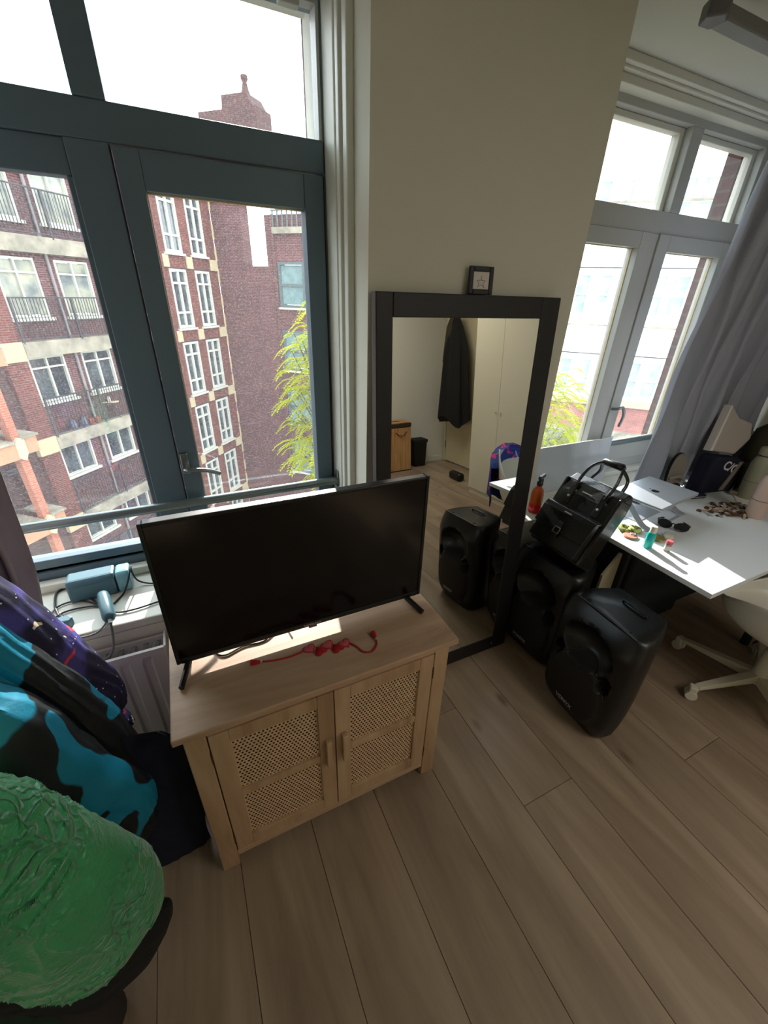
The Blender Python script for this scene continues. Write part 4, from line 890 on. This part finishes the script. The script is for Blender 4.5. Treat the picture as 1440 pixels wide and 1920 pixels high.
for yy in (.27, 1.10):
    MB().tube([(-.78, yy, 1.62), (-.78, yy, .02)], .012, 10).build('post', 'black', rk, M=T)
    MB().box(-1.0, -.56, yy-.015, yy+.015, 0, .02).build('foot', 'black', rk, bevel=.004, M=T)
ga = thing('night_print_coat', (-.6, 1.02, .6), 'purple starry print padded sleeve hanging beside the taupe curtain', 'coat')
garment('sleeve', [((-150, 990), (-190, 1120)), ((-60, 1050), (-90, 1190)), ((20, 1108), (-30, 1262)), ((90, 1162), (30, 1290)), ((150, 1212), (90, 1318)), ((205, 1262), (150, 1345)), ((233, 1295), (196, 1352)), ((236, 1322), (218, 1352))], 1.02, 'galaxy', '', .75, .010, 14, ga, .0035)
garment('cuff', [((170, 1318), (150, 1390)), ((215, 1330), (190, 1395)), ((240, 1345), (222, 1392)), ((251, 1356), (243, 1374))], 1.03, 'galaxy', '', .8, .006, 14, ga, .002)
tc_ = thing('teal_print_coat', (-.5, .85, .6), 'black coat with turquoise blob print and two hanging sleeves', 'coat')
garment('sleeve', [((-120, 1110), (-160, 1280)), ((-40, 1160), (-70, 1290)), ((10, 1190), (-30, 1305)), ((65, 1225), (30, 1330)), ((120, 1262), (90, 1362)), ((175, 1302), (150, 1400)), ((222, 1350), (200, 1440)), ((262, 1400), (240, 1455)), ((274, 1428), (262, 1450))], .92, 'teal', '', .75, .010, 12, tc_, .004)
garment('body', [((-120, 1240), (-200, 1500)), ((-30, 1292), (-120, 1560)), ((60, 1330), (-40, 1610)), ((130, 1375), (60, 1625)), ((195, 1425), (150, 1620)), ((250, 1452), (205, 1612)), ((282, 1482), (238, 1604)), ((291, 1530), (260, 1590)), ((284, 1560), (270, 1585))], .80, 'teal', '', .5, .016, 12, tc_, .004)
nv_ = thing('navy_coat', (-.4, .95, 0), 'dark navy coat hanging to the floor between the radiator and the cabinet', 'coat')
garment('body', [((300, 1370), (100, 1400)), ((340, 1385), (120, 1450)), ((372, 1440), (150, 1520)), ((385, 1520), (200, 1590)), ((392, 1600), (240, 1640)), ((380, 1636), (290, 1650)), ((360, 1642), (310, 1650))], .93, 'navy', '', .45, .02, 10, nv_, .004)
gr = thing('green_puffer_coat', (-.45, .55, .5), 'bright green crinkled puffer coat hanging nearest the camera', 'coat')
garment('quilted_body', [((-230, 1420), (-300, 1760)), ((-120, 1450), (-170, 1790)), ((0, 1492), (-60, 1800)), ((80, 1518), (20, 1800)), ((158, 1556), (110, 1812)), ((220, 1590), (184, 1800)), ((268, 1612), (240, 1768)), ((298, 1646), (280, 1732)), ((309, 1680), (302, 1704))], .55, 'green', '', .5, .010, 7, gr, .008, ridge=True, nrow=230, seg=300)
garment('lining', [((-60, 1640), (-140, 1900)), ((80, 1700), (0, 1870)), ((180, 1730), (110, 1866)), ((254, 1716), (200, 1852)), ((298, 1706), (250, 1820)), ((314, 1704), (284, 1788)), ((320, 1712), (304, 1758)), ((321, 1722), (314, 1742))], .60, 'blackcloth', '', .5, .008, 9, gr, .002)
garment('lower_body', [((-160, 1700), (-200, 2150)), ((-40, 1750), (-80, 2180)), ((80, 1810), (40, 2180)), ((150, 1840), (110, 2160)), ((184, 1860), (168, 2100)), ((192, 1900), (186, 2050))], .62, 'greenshade', '', .3, .014, 9, gr, .004)
bo = MB().tube(crom([(-.50, .60, 0), (-.505, .61, .12), (-.52, .62, .30), (-.55, .62, .45)], 6), .06, 18).build('brown_boot', mat('brown_felt', (46, 40, 36), .9), smooth=True); tag(bo, 'dark brown boot shaft standing under the green coat', 'boot')
# ================================================================== REST OF THE ROOM (seen in the mirror)
t = thing('laundry_hamper', (2.50, -2.30, 0), 'square bamboo laundry hamper with dark brown lid rim at the rear wall', 'hamper')
MB().box(-.19, .19, -.12, .12, .01, .60).build('body', 'bamboo', t, bevel=.01)
for i in range(9): MB().box(-.188+i*.042, -.152+i*.042, .119, .124, .015, .595).build('slat', 'bamboo', t, bevel=.001)
MB().box(-.193, .193, -.123, .125, .60, .655).build('rim', mat('dark_brown_wood', (50, 36, 28), .6), t, bevel=.008)
MB().box(-.185, .185, -.115, .118, .655, .668).build('lid', 'bamboo', t, bevel=.008); MB().box(-.05, .07, -.01, .02, .668, .670).build('lid_slot', 'dark', t)
MB().tube(crom([(-.04, .126, .54), (0, .135, .50), (.06, .137, .495), (.12, .126, .54)], 6), .005, 8).build('handle', 'black', t, smooth=True)
MB().box(-.192, .192, -.122, .124, 0, .012).build('base_rim', mat('dark_brown_wood2', (50, 36, 28), .6), t)
t = thing('waste_bin', (2.89, -2.355, 0), 'small black waste bin with a bag rim between hamper and door', 'bin')
MB().prism([(-.085, -.08), (.085, -.08), (.085, .08), (-.085, .08)], 0, .001).build('base', 'black', t)
b = MB(); b.add([(-.085, -.085, 0), (.085, -.085, 0), (.085, .085, 0), (-.085, .085, 0), (-.11, -.095, .37), (.11, -.095, .37), (.11, .095, .37), (-.11, .095, .37)], [(0, 3, 2, 1), (4, 5, 6, 7), (0, 1, 5, 4), (1, 2, 6, 5), (2, 3, 7, 6), (3, 0, 4, 7)]); b.build('body', 'blackm', t, bevel=.015, seg=3)
MB().box(-.118, .118, -.098, .100, .34, .385).build('bag_rim', 'blackcloth', t, bevel=.01)
d = sempty('door_1', (3.43, -1.95, 0)); T = Matrix.Translation(-d.location)
MB().box(3.39, 3.425, -2.38, -1.50, .01, 2.08).build('door_leaf', 'doorp', d, bevel=.003, M=T)
MB().box(3.385, 3.43, -2.44, -2.385, 0, 2.14).box(3.385, 3.43, -1.495, -1.44, 0, 2.14).box(3.385, 3.43, -2.44, -1.44, 2.085, 2.14).build('door_frame', 'doorp', d, bevel=.003, M=T)
for zz in (.25, 1.05, 1.85): MB().box(3.38, 3.39, -2.39, -2.375, zz-.05, zz+.05).build('door_hinge', 'steel', d, M=T)
t = thing('wardrobe', (3.11, -.40, 0), 'tall ivory wardrobe with plain doors and tiny knobs, seen in the mirror', 'wardrobe')
MB().box(-.27, .27, -.63, .63, 0, 2.2).build('body', 'wardrobe', t, bevel=.002)
for i in range(3):
    y0_ = -.63+.42*i; dr = MB().box(-.292, -.272, y0_+.0015, y0_+.4185, .07, 2.195).build('door', 'wardrobe', t, bevel=.0015)
    ky = y0_+(.385 if i % 2 == 0 else .035)
    MB().lathe([(0, 0), (.005, 0), (.010, .012), (.009, .018), (0, .02)], 14, Mloc((-.292, ky, .965), (0, 1, 0), (0, 0, 1), (-1, 0, 0))).build('knob', 'whitem', dr, smooth=True)
MB().box(-.275, -.265, -.63, .63, 0, .066).build('plinth', 'wardrobe', t)
def hang(name, cx, cy, z0, z1, wx, wy, m, label, taper=.5, hem=.12):
    v = []; f = []; N, S = 34, 44
    for j in range(N):
        q = j/(N-1); z = z1+(z0-z1)*q; s = min(1, q*3.2)**.6*(1-taper)+taper*q if q < .99 else 1
        s = max(s, .12)
        for k_ in range(S):
            a = 2*math.pi*k_/S; r1 = 1+.10*math.sin(5*a+q*2)+.06*math.sin(9*a)
            v.append((cx+wx*s*math.cos(a)*r1, cy+wy*s*math.sin(a)*r1, z-hem*q**6*(.5+.5*math.sin(3*a+1))))
    for j in range(N-1):
        for k_ in range(S): f.append((j*S+k_, j*S+(k_+1) % S, (j+1)*S+(k_+1) % S, (j+1)*S+k_))
    f.append(tuple(reversed(range(S)))); f.append(tuple((N-1)*S+k_ for k_ in range(S)))
    o = MB().add(v, f).build(name, m, smooth=True); return tag(o, label, 'coat')
t = thing('coat_hooks', (3.385, -1.92, 2.0), 'row of coat hooks on the cream door', 'hooks')
MB().box(-.02, 0, -.30, .30, 0, .04).build('rail', 'steel', t)
for i in range(3): MB().tube([(-.02, -.22+i*.22, .01), (-.06, -.22+i*.22, -.01), (-.07, -.22+i*.22, .03)], .004, 6).build('hook', 'steel', t)
hang('hanging_coat', 3.24, -2.0, .72, 1.97, .13, .31, 'blackcloth', 'long black coat hanging on the door, seen in the mirror', .45)
hang('hanging_scarf', 3.26, -2.10, 1.42, 2.0, .10, .14, 'olive', 'short olive jacket hanging beside the black coat on the door', .4, .05)
o = MB().box(2.93, 3.03, -1.62, -1.38, 0, .10).build('black_shoe', 'black', bevel=.035, seg=4); tag(o, 'black shoe on the floor beside the wardrobe, seen in the mirror', 'shoe')
# ================================================================== OUTSIDE
GZ = -12.0
struct('ground', MB().box(-60, 90, 3, 90, GZ-.2, GZ), 'street')
def plane_frame(o, deg, flip=False):
    a = R(deg); d = Vector((math.sin(a), math.cos(a), 0)); n = Vector((d.y, -d.x, 0))
    return Mloc(o, d, -n, (0, 0, 1))      # local x along facade, local y into the wall, z up
# ---- building with balconies + building with tall white windows share one street line
def fwindow(u0, u1, z0, z1, root, fm, pm, cols=(.5,), rows=(), w=.07, depth=.10, sill=True, inner=None, panes=None):
    b = frame_mb(u0, u1, z0, z1, w, -.03, depth)
    for q in cols: c = u0+(u1-u0)*q; b.box(c-w*.5, c+w*.5, -.02, depth, z0+w, z1-w)
    for q in rows: c = z0+(z1-z0)*q; b.box(u0+w, u1-w, -.022, depth, c-w*.45, c+w*.45)
    f_ = b.build('window', fm, root)
    cs = [u0+w]+[u0+(u1-u0)*q for q in cols]+[u1-w]; rs = [z0+w]+[z0+(z1-z0)*q for q in rows]+[z1-w]
    for i in range(len(cs)-1):
        for j in range(len(rs)-1):
            MB().box(cs[i]+.01, cs[i+1]-.01, .06, .07, rs[j]+.01, rs[j+1]-.01).build('pane', pm, f_)
    if sill: MB().box(u0-.10, u1+.10, -.10, .02, z0-.10, z0-.01).build('sill', 'wframe', f_)
    return f_
def wall_holes(u0, u1, z0, z1, holes, th, y=0):
    """wall with rectangular openings"""
    us = sorted({u0, u1}|{h[0] for h in holes}|{h[1] for h in holes}); b = MB()
    for a, c in zip(us[:-1], us[1:]):
        m_ = (a+c)/2; cuts = sorted([(max(h[2], z0), min(h[3], z1)) for h in holes if h[0] < m_ < h[1] and h[3] > z0 and h[2] < z1]); z = z0
        for (p, q) in cuts:
            if p > z: b.box(a, c, y, y+th, z, p)
            z = max(z, q)
        if z < z1: b.box(a, c, y, y+th, z, z1)
    return b
QA = Vector((-3.361, 18.198, 0))
MA = plane_frame(QA, 41)
bA = thing('apartment_building', (0, 0, 0), 'red brick apartment building with concrete balconies and black railings', 'building'); bA.matrix_world = MA
rowsA = [(3.40, 4.95), (.78, 2.42), (-1.77, -.36), (-4.40, -3.32), (-7.05, -6.15), (-9.6, -8.6)]
holes = []
for (z0, z1) in rowsA:
    for (a, c) in ((-1.43, -.20), (.45, 1.67), (2.6, 3.8)): holes.append((a, c, z0, z1))
wall_holes(-1.56, 4.6, GZ, 5.9, holes, .4).build('wall', 'brickD', bA)
for i, (z0, z1) in enumerate(rowsA):
    for (a, c) in ((-1.43, -.20), (.45, 1.67), (2.6, 3.8)):
        pm = 'panew' if i < 2 else 'pane'
        fwindow(a, c, z0, z1, bA, 'wframe', pm, cols=(.5,), rows=((.76,) if i in (1, 2) else ()), w=.06)
MB().box(-2.2, -1.56, -.22, .4, GZ, 5.9).build('brick_pier', 'brickA', bA)
MB().box(4.6, 5.33, -.1, .4, GZ, 5.9).build('brick_pier', 'brickA', bA)
for (zt_, zb_) in ((3.0, 2.55), (.12, -.33), (-2.83, -3.26), (-5.75, -6.18), (-8.6, -9.05)):
    MB().box(-1.55, 4.5, -.30, 0, zb_, zt_).build('balcony_slab', 'conc', bA)
    MB().box(-2.22, -1.55, -.27, 0, zb_-.08, zt_+.02).build('concrete_band', 'cream', bA)
    rl = MB().box(-1.53, 4.5, -.29, -.25, zt_+1.20, zt_+1.24).box(-1.53, 4.5, -.28, -.26, zt_+.06, zt_+.09)
    rl.build('handrail', 'rail', bA)
    bb = MB()
    for i in range(58): u = -1.50+i*.102; bb.box(u-.008, u+.008, -.278, -.262, zt_+.07, zt_+1.21)
    bb.build('balusters', 'rail', bA)
    for u in (-1.5, .46, 2.45): MB().box(u-.028, u+.028, -.30, -.25, zt_-.05, zt_+1.24).build('railing_post', 'rail', bA)
MB().tube([(.22, -.08, 5.9), (.22, -.08, GZ)], .05, 8).build('downpipe', mat('grey_pipe', (120, 112, 112), .6), bA)
# near wing: recess and slim piers with stone caps
wg = thing('building_wing', (0, 0, 0), 'brick wing of the apartment block with slim orange piers and stone capped bands', 'building'); wg.matrix_world = MA
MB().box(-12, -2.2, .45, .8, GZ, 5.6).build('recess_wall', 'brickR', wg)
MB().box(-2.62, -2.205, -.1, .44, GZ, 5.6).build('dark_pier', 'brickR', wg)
for u in (-3.46, -5.4, -7.3):
    MB().box(u-.16, u+.06, -1.5, -1.25, GZ, 5).build('slim_pier', 'brickO', wg)
for zc in (2.60, .10, -2.30, -4.78, -7.2):
    MB().box(-9, -3.62, -1.56, -1.0, zc-.45, zc+.02).build('tan_band', 'tan', wg)
    MB().box(-3.40, -3.02, -1.56, -.95, zc-.36, zc+.10).build('tan_band', 'tan', wg)
    MB().box(-9, -3.66, -1.62, -.5, zc+.02, zc+.09).build('stone_cap', 'conc', wg)
    MB().box(-3.44, -2.96, -1.62, -.45, zc+.10, zc+.17).build('stone_cap', 'conc', wg)
    MB().prism([(-3.64, zc-.42), (-3.50, zc-.52), (-3.38, zc-.30), (-3.38, zc+.12), (-3.52, zc+.16), (-3.64, zc+.02)], -1.60, -1.2, 'y').build('cream_block', 'cream', wg)
for zc in (-1.2, -3.6, -6.0):
    MB().tube([(-3.1, .33, zc), (-3.1, .2, zc), (-2.75, .2, zc)], .035, 6).tube([(-3.1, .33, zc-.12), (-3.1, .2, zc-.12), (-2.75, .2, zc-.12)], .035, 6).build('vent_pipe', 'rail', wg)
# things on the balcony
def at(u, y, z): return MA @ Vector((u, y, z))
for i, (u, lab) in enumerate(((-.72, 'grey sack on the middle balcony behind the railing, left one'), (-.30, 'grey sack on the middle balcony behind the railing, right one'))):
    t = thing('grey_sack', at(u, -.14, -2.83), lab, 'sack', 'sacks on the middle balcony')
    MB().lathe([(0, 0), (.11, 0), (.13, .10), (.12, .28), (.05, .36), (0, .38)], 14).build('sack', 'bag', t, smooth=True)
for u, lab in ((-.02, 'terracotta pot on the middle balcony beside the sacks'), (.26, 'terracotta pot on the middle balcony next to the drainpipe')):
    t = thing('plant_pot', at(u, -.14, -2.83), lab, 'pot')
    MB().lathe([(0, 0), (.09, 0), (.12, .2), (.13, .22), (0, .2)], 14).build('pot', 'pot', t, smooth=True)
t = thing('balcony_table', at(.95, -.14, -2.83), 'light folding table with a vase on the middle balcony', 'table')
MB().box(-.3, .3, -.10, .10, .60, .63).build('table_top', 'cream', t)
for a in (-.25, .25): MB().tube([(a, 0, 0), (-a, 0, .6)], .015, 6).build('leg', 'rail', t)
MB().lathe([(0, .63), (.05, .63), (.06, .75), (.03, .82), (0, .82)], 12).build('vase', 'wframe', t, smooth=True)
# tall white windows
bB = thing('townhouse', (0, 0, 0), 'red brick townhouse with tall white cross windows and cream blocks', 'building'); bB.matrix_world = MA
holes = []
rws = [(2.47-2.99*k, .10-2.99*k) for k in range(-1, 5)]
for (zt_, zb_) in rws:
    for (a, c) in ((5.68, 6.74), (7.35, 8.40)): holes.append((a, c, zb_, zt_))
wall_holes(5.335, 9.15, GZ, 6.2, holes, .4).build('wall', 'brickA', bB)
MB().prism([(-.25, 6.2), (-.25, 6.32), (1.6, 7.3), (1.7, 6.2)], 5.34, 9.15, 'x').build('roof', 'roof', bB)
for (zt_, zb_) in rws:
    for (a, c) in ((5.68, 6.74), (7.35, 8.40)): fwindow(a, c, zb_, zt_, bB, 'wframe', 'pane', cols=(.5,), rows=(.27, .77), w=.10)
    for (a, c) in ((5.335, 5.75), (6.88, 7.28), (8.58, 9.14)): MB().box(a, c, -.05, 0, zt_+.05, zt_+.52).build('cream_block', 'cream', bB)
    for z in (zt_+.05, zt_-1.1, zt_-2.0): MB().box(9.10, 9.24, -.07, 0, z-.5, z+.1).build('quoin', 'cream', bB)
    MB().box(5.33, 9.15, -.03, 0, zt_+.02, zt_+.05).build('string_course', 'rail', bB)
# ---- plum brick building closing the street
PC = MA @ Vector((9.15, 0, 0)); MC = Mloc((PC.x, PC.y, 0), Vector((math.sin(R(136)), math.cos(R(136)), 0)), Vector((math.cos(R(44)), math.sin(R(44)), 0)).cross(Vector((0, 0, 1))).cross(Vector((0, 0, -1))), (0, 0, 1))
ax = Vector((math.sin(R(136)), math.cos(R(136)), 0)); ay = Vector((0, 0, 1)).cross(ax); MC = Mloc((PC.x, PC.y, 0), ax, ay, (0, 0, 1))
bC = thing('warehouse', (0, 0, 0), 'plum brick building with a blank wall, sky notch and green-grey sash windows', 'building'); bC.matrix_world = MC
wc = [(1.05, 2.95), (-1.90, 0.0), (-4.75, -2.85), (-7.6, -5.7)]
holes = [(3.55, 4.95, a, c) for a, c in wc]+[(5.9, 7.3, a, c) for a, c in wc]
b = MB().box(.02, 1.70, 0, .6, GZ, 6.2).box(1.70, 3.0, 0, .6, GZ, 2.77)
v = wall_holes(3.0, 12, GZ, 4.78, holes, .6); b.add(v.v, v.f); b.build('wall', 'brickD', bC)
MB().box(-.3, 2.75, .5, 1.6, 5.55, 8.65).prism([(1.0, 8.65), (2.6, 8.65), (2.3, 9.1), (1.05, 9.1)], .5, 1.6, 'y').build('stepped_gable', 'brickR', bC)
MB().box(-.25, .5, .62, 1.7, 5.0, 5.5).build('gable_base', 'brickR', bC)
MB().lathe([(0, 0), (.36, 0), (.24, .25), (.14, .5), (.09, .72), (.15, .82), (.14, .94), (0, 1.0)], 12, c=(1.95, 1.0, 8.85)).build('finial', 'brickR', bC, smooth=True)
for (a, c) in wc:
    for (u0, u1) in ((3.55, 4.95), (5.9, 7.3)): fwindow(u0, u1, a, c, bC, 'gframe', 'panet', cols=(), rows=(.5,), w=.11)
MB().box(3.45, 12, -.15, 0, 4.05, 4.30).build('ledge', 'conc', bC)
bb = MB()
for i in range(34): bb.box(3.5+i*.25, 3.56+i*.25, -.12, -.08, 4.3, 4.9)
bb.box(3.45, 12, -.13, -.07, 4.9, 4.95).build('terrace_railing', 'gframe', bC)
MB().box(3.38, 3.50, -.10, 0, GZ, 4.78).build('pilaster', 'brickD', bC)
# ---- white building opposite the right window
ax = Vector((-math.sin(R(44)), math.cos(R(44)), 0)); ax2 = -ax; ay = Vector((0, 0, 1)).cross(ax2)
MD = Mloc((21.908, 16.74, 0), ax2, ay, (0, 0, 1))
bD = thing('white_building', (0, 0, 0), 'pale plastered building with white windows above a pink brick band', 'building'); bD.matrix_world = MD
holes = []
cw = [(-3.55, -2.95), (-2.35, -1.66), (-1.22, -.62), (1.35, 1.95), (2.15, 2.95), (4.4, 5.2), (5.5, 6.3)]
for (a, c) in cw: holes += [(a, c, 1.1, 3.05), (a, c, -3.15, -1.15), (a, c, 5.1, 7.0)]
wall_holes(-9, 14, -3.25, 9, holes, .5).build('plaster_wall', 'plaster', bD)
for (a, c) in cw:
    for (z0, z1) in ((1.1, 3.05), (-3.15, -1.15), (5.1, 7.0)): fwindow(a, c, z0, z1, bD, 'plaster', 'panel', cols=(), rows=(.5,), w=.06, sill=False)
for z, m_, hgt, dp in ((3.33, 'rail', .05, .06), (.60, 'conc', .08, .12), (-.87, 'rail', .05, .06), (6.1, 'conc', .08, .12)): MB().box(-9, 14, -dp, 0, z-hgt/2, z+hgt/2).build('string_course', m_, bD)
MB().box(-9, 14, -.25, 0, -3.62, -3.25).build('sill_ledge', 'cream', bD)
MB().box(-9, 14, 0, .5, -5.1, -3.62).build('brick_band', 'brickP', bD)
hs = [(-7.4+2.4*i, -5.6+2.4*i, GZ+.5, -5.4) for i in range(9)]
wall_holes(-9, 14, GZ, -5.1, hs, .5).build('shop_wall', 'conc', bD)
for h_ in hs: fwindow(*h_[:2], h_[2], h_[3], bD, 'gframe', 'pane', cols=(.5,), rows=(.7,), w=.1, sill=False)
# ---- trees
def tree(name, base, crown_c, crown_r, n, label, seed):
    rnd = random.Random(seed); t = thing(name, base, label, 'tree', 'street trees'); B = Vector(base)
    top = Vector(crown_c)-B
    MB().tube(crom([(0, 0, 0), (.1, .05, top.z*.4), (top.x*.6, top.y*.6, top.z*.75), (top.x, top.y, top.z)], 6), [.16-.005*i for i in range(19)], 8).build('trunk', 'bark', t, smooth=True)
    br = MB(); v = []; f = []
    for i in range(n):
        th, ph = rnd.uniform(0, 2*math.pi), rnd.uniform(-1, 1); rr = rnd.uniform(.25, 1)**.5
        e = top+Vector((crown_r[0]*rr*math.cos(th)*math.sqrt(1-ph*ph), crown_r[1]*rr*math.sin(th)*math.sqrt(1-ph*ph), crown_r[2]*rr*ph))
        if i % 6 == 0: s0 = top*.85+Vector((0, 0, (e.z-top.z)*.5)); br.tube(crom([s0, (s0+e)/2+Vector((0, 0, .12)), e], 4), [.02]*4+[.012]*4+[.006], 5)
        out = Vector((e.x-top.x, e.y-top.y, 0)); out = (out.normalized() if out.length > .05 else Vector((1, 0, 0)))+Vector((rnd.uniform(-.5, .5), rnd.uniform(-.5, .5), 0)); out.normalize()
        L = rnd.uniform(.28, .46); sd_ = out.cross(Vector((0, 0, 1))); m_ = 11
        for k in range(m_):
            q = k/(m_-1); p = e+out*L*q+Vector((0, 0, .10*q-.30*q*q)); tn = (out+Vector((0, 0, .10-.6*q))).normalized()
            ll = .105*(1-.45*abs(q-.4)); ww = .027
            for s_ in (-1, 1):
                dr = (sd_*s_+tn*.35+Vector((0, 0, -.25+rnd.uniform(-.15, .15)))).normalized(); a = len(v)
                v += [p-tn*ww*.6, p+dr*ll*.5-tn*ww, p+dr*ll, p+dr*ll*.5+tn*ww]; f.append((a, a+1, a+2, a+3))
    br.build('branches', 'bark', t)
    b = MB(); b.v = [tuple(p) for p in v]; b.f = f
    me = bpy.data.meshes.new('foliage'); me.from_pydata(b.v, [], b.f); o = bpy.data.objects.new('foliage', me); COL.objects.link(o); me.materials.append(MT['leaf']); o.parent = t; o['kind'] = 'stuff'
tree('street_tree', (3.2, 9.0, GZ), (2.95, 8.6, -.45), (1.05, 1.3, 2.4), 640, 'yellow-green tree in front of the plum brick wall outside the left window', 3)
tree('street_tree', (7.3, 7.0, GZ), (6.75, 6.6, -.95), (1.25, 1.25, 1.75), 520, 'yellow-green tree outside the right window before the white building', 5)
